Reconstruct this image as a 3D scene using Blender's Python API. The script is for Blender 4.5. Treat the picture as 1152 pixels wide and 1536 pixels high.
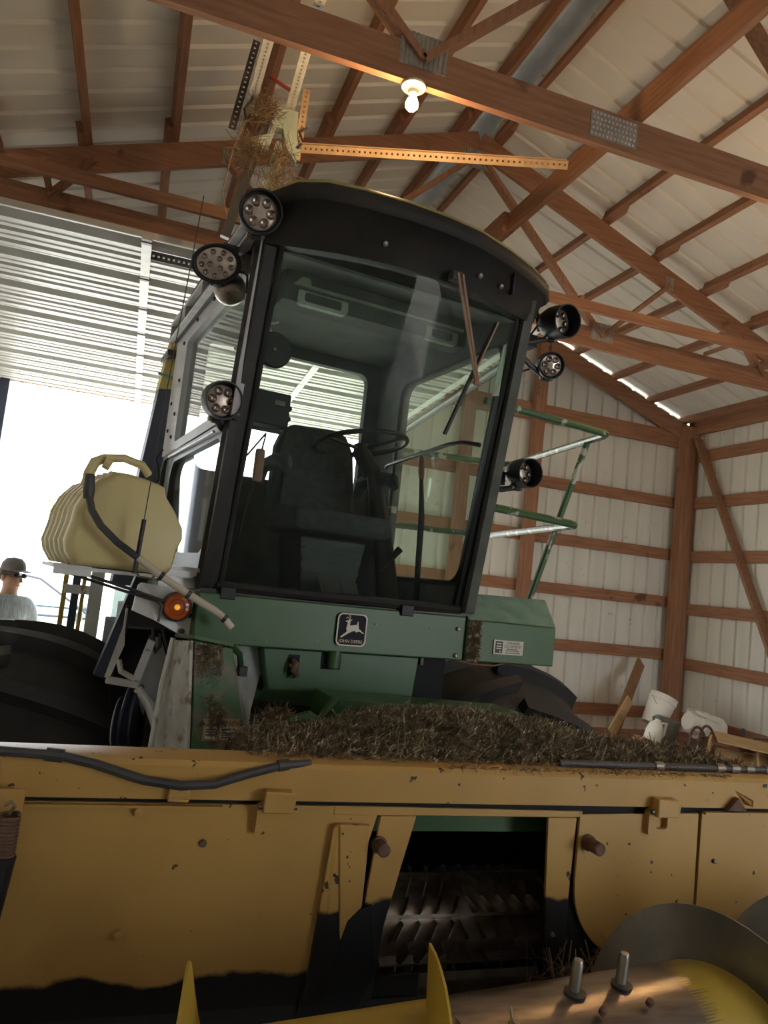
import bpy, bmesh, math, random
from mathutils import Vector, Matrix
random.seed(7)
SC = bpy.context.scene
COL = SC.collection
for o in list(bpy.data.objects): bpy.data.objects.remove(o)

# ---------------------------------------------------------------- camera
cam = bpy.data.cameras.new('camera'); CAM = bpy.data.objects.new('camera', cam); COL.objects.link(CAM)
yaw, pit, rol = 0.313519, 0.0974463, 0.1092433
fwd = Vector((math.sin(yaw)*math.cos(pit), math.cos(yaw)*math.cos(pit), math.sin(pit)))
rgt = Vector((math.cos(yaw), -math.sin(yaw), 0)); upv = rgt.cross(fwd)
r2 = rgt*math.cos(rol) + upv*math.sin(rol); u2 = -rgt*math.sin(rol) + upv*math.cos(rol)
CAM.matrix_world = Matrix(((r2.x, u2.x, -fwd.x, 0), (r2.y, u2.y, -fwd.y, 0), (r2.z, u2.z, -fwd.z, 1.65), (0, 0, 0, 1)))
cam.sensor_fit = 'VERTICAL'; cam.sensor_height = 36.0; cam.lens = 1130.6/1536*36.0
cam.clip_start = 0.05; cam.clip_end = 500
SC.camera = CAM
# ---------------------------------------------------------------- sky, sun, exposure
SC.view_settings.view_transform = 'Standard'; SC.view_settings.look = 'None'
SC.view_settings.gamma = 1; SC.view_settings.use_curve_mapping = False
SC.view_settings.exposure = 2.5
SC.cycles.use_denoising = True
SC.cycles.max_bounces = 10; SC.cycles.diffuse_bounces = 6; SC.cycles.transparent_max_bounces = 16
SC.cycles.sample_clamp_indirect = 6.0
W = bpy.data.worlds.new('sky'); SC.world = W; W.use_nodes = True
bg = W.node_tree.nodes['Background']; bg.inputs[0].default_value = (0.88, 0.95, 1.0, 1); bg.inputs[1].default_value = 1.6
sl = bpy.data.lights.new('sun', 'SUN'); sl.energy = 7.0; sl.angle = 0.009; sl.color = (1.0, 0.95, 0.86)
sun = bpy.data.objects.new('sun', sl); COL.objects.link(sun)
sun.rotation_euler = Vector((0.12, -0.75, -0.65)).to_track_quat('-Z', 'Y').to_euler()

# ---------------------------------------------------------------- materials
MATS = {}
def mat(name, c1, c2=None, rough=0.6, metal=0.0, scale=6.0, stretch=(1, 1, 1), detail=6, lo=0.35, hi=0.65,
        bump=0.0, bscale=60.0, wear=None, wscale=14.0, wlo=0.62, whi=0.66, emit=None, spec=0.5, zline=None, coat=0):
    m = bpy.data.materials.new(name); m.use_nodes = True; N = m.node_tree.nodes; L = m.node_tree.links
    b = N['Principled BSDF']; b.inputs['Roughness'].default_value = rough; b.inputs['Metallic'].default_value = metal
    b.inputs['Specular IOR Level'].default_value = spec
    if coat: b.inputs['Coat Weight'].default_value = coat
    tc = N.new('ShaderNodeTexCoord'); mp = N.new('ShaderNodeMapping'); mp.inputs['Scale'].default_value = stretch
    L.new(tc.outputs['Object'], mp.inputs['Vector'])
    def noise(sc, det, vec=mp.outputs[0]):
        n = N.new('ShaderNodeTexNoise'); n.inputs['Scale'].default_value = sc; n.inputs['Detail'].default_value = det
        L.new(vec, n.inputs['Vector']); return n.outputs[0]
    def ramp(src, a, z):
        r = N.new('ShaderNodeMapRange'); r.inputs[1].default_value = a; r.inputs[2].default_value = z
        r.clamp = True; L.new(src, r.inputs[0]); return r.outputs[0]
    def mix(fac, a, z):
        x = N.new('ShaderNodeMix'); x.data_type = 'RGBA'; L.new(fac, x.inputs[0])
        for s, v in ((6, a), (7, z)):
            if isinstance(v, tuple): x.inputs[s].default_value = (*v, 1)
            else: L.new(v, x.inputs[s])
        return x.outputs[2]
    col = c1
    if c2 is not None: col = mix(ramp(noise(scale, detail), lo, hi), c1, c2)
    if wear is not None: col = mix(ramp(noise(wscale, 8, tc.outputs['Object']), wlo, whi), col, wear)
    if zline is not None:   # bare dark metal below a ragged height line
        zc, zh, amp = zline
        sx = N.new('ShaderNodeSeparateXYZ'); L.new(tc.outputs['Object'], sx.inputs[0])
        ma = N.new('ShaderNodeMath'); ma.operation = 'MULTIPLY_ADD'; ma.inputs[1].default_value = amp
        L.new(noise(5.0, 6, tc.outputs['Object']), ma.inputs[0]); L.new(sx.outputs[2], ma.inputs[2])
        col = mix(ramp(ma.outputs[0], zh+amp*0.5-0.006, zh+amp*0.5+0.006), zc, col)
    if isinstance(col, tuple): b.inputs['Base Color'].default_value = (*col, 1)
    else: L.new(col, b.inputs['Base Color'])
    if bump:
        bn = N.new('ShaderNodeBump'); bn.inputs['Strength'].default_value = bump; bn.inputs['Distance'].default_value = 0.01
        L.new(noise(bscale, 4), bn.inputs['Height']); L.new(bn.outputs[0], b.inputs['Normal'])
    if emit:
        b.inputs['Emission Color'].default_value = (*emit[0], 1); b.inputs['Emission Strength'].default_value = emit[1]
    MATS[name] = m
    return m
WC = ((0.34, 0.165, 0.09), (0.24, 0.11, 0.058))
mat('wood_x', *WC, rough=0.75, scale=5, stretch=(0.6, 9, 9), bump=0.2, wear=(0.12, 0.05, 0.025), wscale=3.0, wlo=0.66, whi=0.72)
mat('wood_y', *WC, rough=0.75, scale=5, stretch=(9, 0.6, 9), bump=0.2, wear=(0.12, 0.05, 0.025), wscale=3.0, wlo=0.66, whi=0.72)
mat('wood_z', *WC, rough=0.75, scale=5, stretch=(9, 9, 0.6), bump=0.2, wear=(0.12, 0.05, 0.025), wscale=3.0, wlo=0.66, whi=0.72)
mat('wood_dark', (0.20, 0.10, 0.055), (0.30, 0.16, 0.085), rough=0.8, scale=5, stretch=(9, 9, 0.6), bump=0.2)
mat('wood_pale', (0.52, 0.36, 0.18), (0.40, 0.26, 0.12), rough=0.7, scale=4, stretch=(1, 8, 8))
mat('sheet_wall', (0.70, 0.69, 0.63), (0.60, 0.59, 0.53), rough=0.5, scale=2.2, stretch=(3, 3, 0.4), lo=0.3, hi=0.75, wear=(0.36, 0.32, 0.25), wscale=9, wlo=0.68, whi=0.76)
mat('sheet_roof', (0.72, 0.69, 0.62), (0.64, 0.61, 0.54), rough=0.5, scale=2.0, lo=0.3, hi=0.75)
mat('sheet_door', (0.48, 0.48, 0.455), (0.40, 0.395, 0.37), rough=0.35, scale=3, stretch=(1, 4, 1))
mat('ridge_grey', (0.26, 0.26, 0.255), (0.20, 0.20, 0.19), rough=0.6, scale=6)
mat('galvanised', (0.72, 0.73, 0.73), (0.58, 0.59, 0.58), rough=0.42, metal=0.5, scale=18)
mat('white_steel', (0.74, 0.75, 0.74), (0.62, 0.62, 0.58), rough=0.45, scale=9, wear=(0.35, 0.25, 0.15), wscale=11, wlo=0.66, whi=0.7)
mat('pale_strap', (0.78, 0.78, 0.74), (0.66, 0.65, 0.60), rough=0.5, scale=12)
mat('plate_grey', (0.30, 0.28, 0.25), (0.40, 0.37, 0.33), rough=0.5, metal=0.6, scale=20)
mat('tan_strap', (0.62, 0.42, 0.24), (0.50, 0.33, 0.18), rough=0.55, scale=12)
mat('dark_steel', (0.035, 0.035, 0.038), (0.06, 0.055, 0.055), rough=0.5, scale=10)
mat('black_plastic', (0.012, 0.013, 0.014), (0.02, 0.02, 0.022), rough=0.5, scale=7, spec=0.35)
mat('visor_black', (0.014, 0.014, 0.015), (0.03, 0.026, 0.023), rough=0.6, scale=5, spec=0.3)
mat('frame_black', (0.012, 0.013, 0.015), (0.024, 0.023, 0.022), rough=0.38, scale=9, spec=0.35)
mat('cab_trim', (0.075, 0.08, 0.075), (0.11, 0.115, 0.105), rough=0.8, scale=8, bump=0.15)
mat('headliner', (0.16, 0.175, 0.155), (0.10, 0.11, 0.098), rough=0.95, scale=4, bump=0.1, wear=(0.07, 0.075, 0.07), wscale=3.5, wlo=0.55, whi=0.75)
mat('grey_panel', (0.48, 0.47, 0.50), (0.40, 0.39, 0.41), rough=0.45, scale=7)
mat('rubber', (0.020, 0.020, 0.021), (0.035, 0.033, 0.031), rough=0.75, scale=5, wear=(0.10, 0.085, 0.07), wscale=3.2, wlo=0.60, whi=0.85, bump=0.15)
mat('lug_rubber', (0.020, 0.021, 0.023), (0.034, 0.033, 0.032), rough=0.7, scale=5, wear=(0.20, 0.16, 0.12), wscale=3.0, wlo=0.56, whi=0.80)
mat('green', (0.031, 0.088, 0.028), (0.038, 0.102, 0.034), rough=0.42, scale=5, wear=(0.16, 0.16, 0.11), wscale=13, wlo=0.72, whi=0.8)
mat('green_dirty', (0.04, 0.115, 0.038), (0.05, 0.13, 0.045), rough=0.5, scale=5, wear=(0.19, 0.145, 0.105), wscale=7, wlo=0.47, whi=0.60)
mat('green_teal', (0.12, 0.24, 0.20), (0.18, 0.31, 0.26), rough=0.25, scale=12)
mat('green_rail', (0.035, 0.10, 0.035), (0.045, 0.12, 0.042), rough=0.3, scale=8, wear=(0.45, 0.46, 0.40), wscale=16, wlo=0.58, whi=0.62)
mat('roof_tan', (0.34, 0.31, 0.13), (0.26, 0.27, 0.11), rough=0.4, scale=6)
YC = ((0.50, 0.295, 0.085), (0.44, 0.258, 0.075))
mat('yellow', *YC, rough=0.42, scale=4, wear=(0.05, 0.035, 0.02), wscale=34, wlo=0.685, whi=0.70)
mat('yellow_low', *YC, rough=0.42, scale=4, wear=(0.05, 0.035, 0.02), wscale=34, wlo=0.695, whi=0.71, zline=((0.014, 0.014, 0.015), 0.63, 0.10))
mat('yellow_worn', *YC, rough=0.42, scale=4, wear=(0.05, 0.035, 0.02), wscale=24, wlo=0.64, whi=0.66, zline=((0.014, 0.014, 0.015), 0.80, 0.12))
mat('yellow_paint', (0.52, 0.36, 0.05), (0.44, 0.30, 0.05), rough=0.35, scale=6)
mat('duct_yellow', (0.55, 0.45, 0.12), (0.42, 0.34, 0.12), rough=0.5, scale=9, wear=(0.20, 0.17, 0.16), wscale=9, wlo=0.58, whi=0.62)
mat('duct_dark', (0.035, 0.045, 0.085), (0.05, 0.06, 0.10), rough=0.5, scale=8)
mat('bare_steel', (0.36, 0.295, 0.25), (0.22, 0.175, 0.145), rough=0.30, metal=0.9, scale=9, stretch=(1, 6, 6), bump=0.04)
mat('roll_steel', (0.46, 0.37, 0.30), (0.28, 0.21, 0.17), rough=0.32, metal=0.85, scale=12)
mat('flight_steel', (0.25, 0.24, 0.22), (0.15, 0.145, 0.135), rough=0.33, metal=0.85, scale=6)
mat('bolt_steel', (0.28, 0.25, 0.21), (0.2, 0.17, 0.13), rough=0.4, metal=0.7, scale=30)
mat('rusty', (0.16, 0.085, 0.055), (0.08, 0.045, 0.03), rough=0.75, scale=25)
mat('finger_steel', (0.40, 0.38, 0.34), (0.30, 0.28, 0.25), rough=0.35, metal=0.9, scale=20)
mat('cavity', (0.006, 0.007, 0.010), rough=0.8)  # near-black: shade of recesses put into colour, and bare worn steel
mat('rubber_hose', (0.035, 0.035, 0.04), (0.06, 0.06, 0.06), rough=0.5, scale=12)
mat('tank_poly', (0.64, 0.54, 0.27), (0.57, 0.48, 0.24), rough=0.45, scale=3)
mat('hose_cream', (0.58, 0.52, 0.42), (0.50, 0.44, 0.35), rough=0.5, scale=9)
mat('white_plastic', (0.78, 0.75, 0.67), (0.70, 0.66, 0.57), rough=0.45, scale=6)
mat('led', (0.56, 0.47, 0.40), (0.42, 0.35, 0.30), rough=0.38, metal=0.6, scale=30)
mat('led_lit_look', (0.85, 0.80, 0.76), (0.55, 0.5, 0.48), rough=0.15, metal=0.5, scale=40)  # paler copy of the lens, its lit look put into the colour
mat('led_cup', (0.26, 0.21, 0.18), rough=0.25, metal=0.8)
mat('amber', (0.50, 0.10, 0.02), (0.38, 0.075, 0.018), rough=0.22, scale=20, coat=0.3)
mat('amber_core', (0.95, 0.5, 0.05), rough=0.2, emit=((1.0, 0.42, 0.04), 0.10))
mat('bulb_glow', (1, 0.9, 0.7), rough=0.4, emit=((1.0, 0.62, 0.25), 6.0))
mat('porcelain', (0.80, 0.76, 0.66), rough=0.35)
mat('badge_black', (0.012, 0.013, 0.02), rough=0.6, spec=0.2)
mat('cream', (0.66, 0.58, 0.50), rough=0.5)
mat('decal_yellow', (0.42, 0.30, 0.14), (0.30, 0.22, 0.12), rough=0.6, scale=30)
mat('decal_white', (0.62, 0.58, 0.48), rough=0.6)
mat('decal_red', (0.45, 0.05, 0.035), rough=0.55)
mat('decal_ink', (0.05, 0.05, 0.07), rough=0.6)
mat('seat_fabric', (0.055, 0.058, 0.062), (0.038, 0.04, 0.044), rough=0.95, scale=30)
mat('hay', (0.26, 0.20, 0.12), (0.13, 0.10, 0.062), rough=0.9, scale=14, wear=(0.55, 0.47, 0.32), wscale=45, wlo=0.54, whi=0.62)  # wear colour here paints highlights of lit straws into the hay
mat('hay_base', (0.055, 0.043, 0.028), (0.10, 0.078, 0.05), rough=1.0, scale=30, bump=0.6)
mat('straw', (0.30, 0.20, 0.11), (0.18, 0.12, 0.065), rough=0.85, scale=30)
mat('skin', (0.50, 0.28, 0.20), (0.45, 0.24, 0.17), rough=0.5, scale=20)
mat('shirt', (0.44, 0.47, 0.52), (0.32, 0.35, 0.41), rough=0.9, scale=18, stretch=(5, 5, 0.02), detail=1, lo=0.45, hi=0.55)
mat('denim', (0.06, 0.09, 0.17), (0.08, 0.11, 0.2), rough=0.9, scale=40)
mat('cap_cloth', (0.20, 0.19, 0.19), (0.15, 0.14, 0.14), rough=0.9, scale=40)
mat('hair', (0.10, 0.08, 0.06), rough=0.8)
mat('car_white', (0.80, 0.81, 0.82), rough=0.2, coat=0.6)
mat('leaf', (0.10, 0.22, 0.045), (0.16, 0.30, 0.07), rough=0.6, scale=3)
mat('bark', (0.16, 0.11, 0.075), (0.10, 0.07, 0.05), rough=0.9, scale=9)
mat('concrete', (0.30, 0.285, 0.26), (0.22, 0.21, 0.19), rough=0.85, scale=3, bump=0.1)
mat('gravel', (0.50, 0.47, 0.42), (0.38, 0.36, 0.32), rough=0.95, scale=30, bump=0.3)
mat('grey_box', (0.16, 0.17, 0.15), (0.10, 0.11, 0.10), rough=0.6, scale=7)
mat('console_pale', (0.45, 0.52, 0.42), (0.36, 0.42, 0.34), rough=0.6, scale=12)
mat('knob_wood', (0.30, 0.16, 0.10), (0.24, 0.12, 0.07), rough=0.5, scale=14)
mat('rust_white', (0.55, 0.56, 0.54), (0.40, 0.38, 0.34), rough=0.6, scale=9, wear=(0.22, 0.16, 0.11), wscale=15, wlo=0.58, whi=0.66)
mat('wire', (0.20, 0.16, 0.13), rough=0.5)
mat('cord_red', (0.35, 0.05, 0.03), rough=0.6)

def glass(name, tint, dust, dustcol, gloss=1.0):
    m = bpy.data.materials.new(name); m.use_nodes = True; N = m.node_tree.nodes; L = m.node_tree.links
    N.remove(N['Principled BSDF']); out = N['Material Output']
    t = N.new('ShaderNodeBsdfTransparent'); t.inputs[0].default_value = (*tint, 1)
    g = N.new('ShaderNodeBsdfGlossy'); g.inputs['Roughness'].default_value = 0.03
    d = N.new('ShaderNodeBsdfDiffuse'); d.inputs[0].default_value = (*dustcol, 1)
    tl = N.new('ShaderNodeBsdfTranslucent'); tl.inputs[0].default_value = (*dustcol, 1)
    dm = N.new('ShaderNodeMixShader'); dm.inputs[0].default_value = 0.5; L.new(d.outputs[0], dm.inputs[1]); L.new(tl.outputs[0], dm.inputs[2])
    tc = N.new('ShaderNodeTexCoord'); n = N.new('ShaderNodeTexNoise'); n.inputs['Scale'].default_value = 4; n.inputs['Detail'].default_value = 8
    L.new(tc.outputs['Object'], n.inputs['Vector'])
    r = N.new('ShaderNodeMapRange'); r.inputs[1].default_value = 0.3; r.inputs[2].default_value = 0.75
    r.inputs[3].default_value = dust*0.5; r.inputs[4].default_value = dust*1.5; L.new(n.outputs[0], r.inputs[0])
    m1 = N.new('ShaderNodeMixShader'); L.new(r.outputs[0], m1.inputs[0]); L.new(t.outputs[0], m1.inputs[1]); L.new(dm.outputs[0], m1.inputs[2])
    f = N.new('ShaderNodeLayerWeight'); f.inputs[0].default_value = 0.5
    fp = N.new('ShaderNodeMath'); fp.operation = 'POWER'; fp.inputs[1].default_value = 5.0; L.new(f.outputs['Facing'], fp.inputs[0])
    fm = N.new('ShaderNodeMath'); fm.operation = 'MULTIPLY_ADD'; fm.inputs[1].default_value = 0.7*gloss; fm.inputs[2].default_value = 0.035*gloss; L.new(fp.outputs[0], fm.inputs[0])
    m2 = N.new('ShaderNodeMixShader'); L.new(fm.outputs[0], m2.inputs[0]); L.new(m1.outputs[0], m2.inputs[1]); L.new(g.outputs[0], m2.inputs[2])
    L.new(m2.outputs[0], out.inputs[0]); MATS[name] = m
glass('windshield', (0.80, 0.88, 0.83), 0.045, (0.50, 0.56, 0.58), 0.32)
glass('door_glass', (0.90, 0.95, 0.90), 0.06, (0.60, 0.62, 0.58), 0.8)
glass('side_glass', (0.92, 0.95, 0.93), 0.12, (0.66, 0.68, 0.68), 1.0)
glass('car_glass', (0.85, 0.95, 0.95), 0.05, (0.6, 0.7, 0.7), 1.0)

# ---------------------------------------------------------------- mesh helpers
ORG = {}                       # object name -> offset already baked into its origin
class MB:
    def __init__(s): s.v = []; s.f = []
    def add(s, vs, fs):
        b = len(s.v); s.v += [Vector(p) for p in vs]; s.f += [[b+i for i in q] for q in fs]; return s
    def box(s, c, d, R=None):
        x, y, z = d[0]/2, d[1]/2, d[2]/2; c = Vector(c)
        vs = [Vector(p) for p in ((-x,-y,-z),(x,-y,-z),(x,y,-z),(-x,y,-z),(-x,-y,z),(x,-y,z),(x,y,z),(-x,y,z))]
        if R is not None: vs = [R @ p for p in vs]
        return s.add([p+c for p in vs], ((0,3,2,1),(4,5,6,7),(0,1,5,4),(1,2,6,5),(2,3,7,6),(3,0,4,7)))
    def bb(s, x0, x1, y0, y1, z0, z1): return s.box(((x0+x1)/2,(y0+y1)/2,(z0+z1)/2),(abs(x1-x0),abs(y1-y0),abs(z1-z0)))
    def bar(s, a, b, w, h, up=(0, 0, 1)):
        a, b = Vector(a), Vector(b); d = (b-a).normalized(); up = Vector(up)
        sd = d.cross(up)
        if sd.length < 1e-4: sd = d.cross(Vector((0, 1, 0)))
        sd.normalize(); u = sd.cross(d).normalized(); x = sd*w/2; y = u*h/2
        return s.add([a-x-y, a+x-y, a+x+y, a-x+y, b-x-y, b+x-y, b+x+y, b-x+y],
                     ((0,3,2,1),(4,5,6,7),(0,1,5,4),(1,2,6,5),(2,3,7,6),(3,0,4,7)))
    def tube(s, pts, r, n=8, cap=True):
        pts = [Vector(p) for p in pts]; m = len(pts); rs = r if isinstance(r, (list, tuple)) else [r]*m
        t0 = (pts[1]-pts[0]).normalized(); ref = Vector((0, 0, 1)) if abs(t0.z) < 0.9 else Vector((1, 0, 0))
        nx = t0.cross(ref).normalized(); rows = []
        for i, p in enumerate(pts):
            t = (pts[min(i+1, m-1)]-pts[max(i-1, 0)]).normalized()
            nx = (nx - t*nx.dot(t)).normalized(); ny = t.cross(nx)
            rows.append([p+(nx*math.cos(2*math.pi*k/n)+ny*math.sin(2*math.pi*k/n))*rs[i] for k in range(n)])
        return s.loft(rows, True, cap)
    def loft(s, rows, closed=True, cap=False):
        n = len(rows[0]); b = len(s.v)
        for r in rows: s.v += [Vector(p) for p in r]
        for i in range(len(rows)-1):
            for k in range(n if closed else n-1):
                k2 = (k+1) % n; s.f.append([b+i*n+k, b+i*n+k2, b+(i+1)*n+k2, b+(i+1)*n+k])
        if cap: s.f.append([b+k for k in range(n)][::-1]); s.f.append([b+(len(rows)-1)*n+k for k in range(n)])
        return s
    def lathe(s, prof, o, ax, n=20, cap=True):
        o = Vector(o); ax = Vector(ax).normalized(); ref = Vector((0, 0, 1)) if abs(ax.z) < 0.9 else Vector((1, 0, 0))
        x = ax.cross(ref).normalized(); y = ax.cross(x)
        rows = [[o+ax*t+(x*math.cos(2*math.pi*k/n)+y*math.sin(2*math.pi*k/n))*max(r, 1e-4) for k in range(n)] for r, t in prof]
        return s.loft(rows, True, cap)
    def prism(s, poly, off):
        off = Vector(off); a = [Vector(p) for p in poly]
        return s.loft([a, [p+off for p in a]], True, True)
    def ring(s, outer, inner, off):
        off = Vector(off); n = len(outer); o = [Vector(p) for p in outer]; i = [Vector(p) for p in inner]
        return s.loft([o, i, [p+off for p in i], [p+off for p in o], o], True)
    def ball(s, c, r, n=12, m=8, sc=(1, 1, 1)):
        rows = []
        for j in range(m+1):
            th = math.pi*j/m
            rows.append([Vector(c)+Vector((sc[0]*r*math.sin(th)*math.cos(2*math.pi*k/n), sc[1]*r*math.sin(th)*math.sin(2*math.pi*k/n), sc[2]*r*math.cos(th))) for k in range(n)])
        return s.loft(rows, True)
    def build(s, name, m, parent=None, org=None, smooth=35, bevel=0, weld=False, fix=True):
        if org is None: org = ORG[parent.name] if parent else Vector((0, 0, 0))
        org = Vector(org)
        me = bpy.data.meshes.new(name); me.from_pydata([p-org for p in s.v], [], s.f)
        if fix:
            bm = bmesh.new(); bm.from_mesh(me)
            if weld: bmesh.ops.remove_doubles(bm, verts=bm.verts, dist=1e-5)
            bmesh.ops.recalc_face_normals(bm, faces=bm.faces); bm.to_mesh(me); bm.free()
        for mm in (m if isinstance(m, (list, tuple)) else [m]): me.materials.append(MATS[mm])
        if smooth:
            me.shade_smooth(); me.set_sharp_from_angle(angle=math.radians(smooth))
        o = bpy.data.objects.new(name, me); COL.objects.link(o)
        if parent: o.parent = parent; ORG[o.name] = org
        else: o.location = org; ORG[o.name] = org
        if bevel:
            bv = o.modifiers.new('bevel', 'BEVEL'); bv.width = bevel; bv.segments = 2; bv.limit_method = 'ANGLE'
        return o
def tag(o, label=None, cat=None, group=None, kind=None):
    for k, v in (('label', label), ('category', cat), ('group', group), ('kind', kind)):
        if v: o[k] = v
    return o
def thing(name, loc, label, cat, group=None, kind=None, rz=0, local=False):
    o = bpy.data.objects.new(name, None); COL.objects.link(o); o.location = loc; o.rotation_euler = (0, 0, rz)
    ORG[o.name] = Vector((0, 0, 0)) if local else Vector(loc)
    return tag(o, label, cat, group, kind)
def rep(src, parent, off):                  # a copy sharing mesh data, moved by off
    c = src.copy(); COL.objects.link(c); c.parent = parent; c.location = src.location + Vector(off); ORG[c.name] = ORG.get(src.name, Vector()); return c
def text(s, name, m, parent, o, ex, ey, size, depth=0.0008, align='CENTER'):
    cu = bpy.data.curves.new(name, 'FONT'); cu.body = s; cu.size = 1; cu.align_x = align; cu.align_y = 'CENTER'; cu.extrude = 0
    cu.resolution_u = 2
    t = bpy.data.objects.new(name, cu); COL.objects.link(t); dg = bpy.context.evaluated_depsgraph_get()
    me = t.evaluated_get(dg).to_mesh(); vs = [v.co.copy() for v in me.vertices]; fs = [list(p.vertices) for p in me.polygons]
    bpy.data.objects.remove(t)
    ex, ey = Vector(ex).normalized(), Vector(ey).normalized(); nz = ex.cross(ey)
    b = MB(); b.add([Vector(o)+ex*v.x*size+ey*v.y*size+nz*depth for v in vs], fs)
    return b.build(name, m, parent, fix=False, smooth=0)
def rr(x0, x1, y0, y1, r, n=5):
    p = []
    for cx, cy, a in ((x1-r, y1-r, 0), (x0+r, y1-r, 90), (x0+r, y0+r, 180), (x1-r, y0+r, 270)):
        for k in range(n): t = math.radians(a+90*k/(n-1)); p.append((cx+r*math.cos(t), cy+r*math.sin(t)))
    return p
def perf(a, b, w, nrm, m, parent, name, hole=0.011, pitch=0.03, t=0.004):
    """flat steel strap punched with a row of square holes"""
    a, b = Vector(a), Vector(b); d = b-a; ln = d.length; d.normalize(); sd = d.cross(Vector(nrm)).normalized(); nn = sd.cross(d).normalized()
    n = max(2, int(ln/pitch)); st = ln/n; q = MB(); h = hole/2
    for z in (0, t):
        for i in range(n):
            s0, s1 = i*st, (i+1)*st; c = (s0+s1)/2
            P = lambda u, v: a+d*u+sd*v+nn*z
            o = [P(s0,-w/2), P(s1,-w/2), P(s1,w/2), P(s0,w/2)]; j = [P(c-h,-h), P(c+h,-h), P(c+h,h), P(c-h,h)]
            q.loft([o, j], True)
    for k in (-1, 1):
        q.add([a+sd*k*w/2, b+sd*k*w/2, b+sd*k*w/2+nn*t, a+sd*k*w/2+nn*t], [(0, 1, 2, 3)])
    return q.build(name, m, parent, weld=True, smooth=0)
def corr(n, pitch, rib, h, w0=0.0):         # profile of a ribbed sheet: list of (along, height)
    p = [(0, 0)]
    for i in range(n):
        c = (i+0.5)*pitch
        p += [(c-rib, 0), (c-rib*0.5, h), (c+rib*0.5, h), (c+rib, 0)]
        for q in (-0.16, 0.16):              # the two low stiffening beads between ribs
            pass
    p.append((n*pitch, 0)); return p

# ================================================================ the building
XR, SLP, ZR = 2.38, 0.355, 5.68              # ridge line, roof pitch, top of the truss chords at the ridge
def zc(x): return ZR - SLP*abs(x-XR)
XL, XW, YB, YF = -2.05, 6.76, 8.14, -3.6
def unit(v): return Vector(v).normalized()
NR, NL = unit((SLP, 0, 1)), unit((-SLP, 0, 1))
floor = MB().bb(XL, XW, YF, YB, -0.1, 0.0).build('floor', 'concrete'); tag(floor, kind='structure')
ground = MB().add([(-60, YB, -0.16), (60, YB, -0.16), (60, 110, -0.16), (-60, 110, -0.16)], [(0, 1, 2, 3)]).build('ground', 'gravel'); tag(ground, kind='structure')
yard = MB().add([(-60, -60, -0.04), (60, -60, -0.04), (60, YF, -0.04), (-60, YF, -0.04)], [(0, 1, 2, 3)]).build('ground', 'gravel'); tag(yard, kind='structure')

roof = bpy.data.objects.new('ceiling', None); COL.objects.link(roof); ORG[roof.name] = Vector(); tag(roof, kind='structure')
# ribbed roof sheets
PWD = 0.914
for sgn in (1, -1):
    n = NR if sgn > 0 else NL
    x0, x1 = XR+sgn*0.10, (XW+0.18 if sgn > 0 else XL-0.18)
    A = Vector((x0, YF, zc(x0))) + n*0.093; B = Vector((x1, YF, zc(x1))) + n*0.093
    prof = corr(4, PWD/4, 0.028, 0.022)
    lo = [(s, h) for s, h in prof]
    q = MB()
    top = [(s, h+0.003) for s, h in prof][::-1]
    q.loft([[A+Vector((0, s, 0))+n*h for s, h in lo+top], [B+Vector((0, s, 0))+n*h for s, h in lo+top]], True, False)
    first = q.build('roof_panel', 'sheet_roof', roof, smooth=0)
    for i in range(1, 13): rep(first, roof, (0, PWD*i, 0))
cap = MB()
for sgn in (1, -1):
    n = NR if sgn > 0 else NL
    a = Vector((XR, YF, zc(XR)+0.135)); b = Vector((XR+sgn*0.2, YF, zc(XR+0.2)))+n*0.125
    cap.add([a, b, b+Vector((0, 12, 0)), a+Vector((0, 12, 0))], [(0, 1, 2, 3)])
cap.build('ridge_cap', 'ridge_grey', roof, smooth=0)
# purlins, in lapped lengths
for sgn in (1, -1):
    n = NR if sgn > 0 else NL
    for j, s in enumerate((0.16, 0.78, 1.40, 2.02, 2.64, 3.26, 3.86, 4.42)):
        c = math.cos(math.atan(SLP)); x = XR+sgn*s*c; p = Vector((x, 0, zc(x)))+n*0.046
        for k, (ya, yb) in enumerate(((YF+0.1, 0.75), (0.70, 3.35), (3.12, 5.80), (5.55, YB+0.02))):
            off = Vector((sgn*0.04*(k % 2), 0, -sgn*0))*1.0
            off.z = -SLP*0.04*(k % 2)
            MB().bar((p.x+off.x, ya, p.z+off.z), (p.x+off.x, yb, p.z+off.z), 0.050, 0.092, n).build('purlin', 'wood_y', roof, smooth=0)

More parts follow.
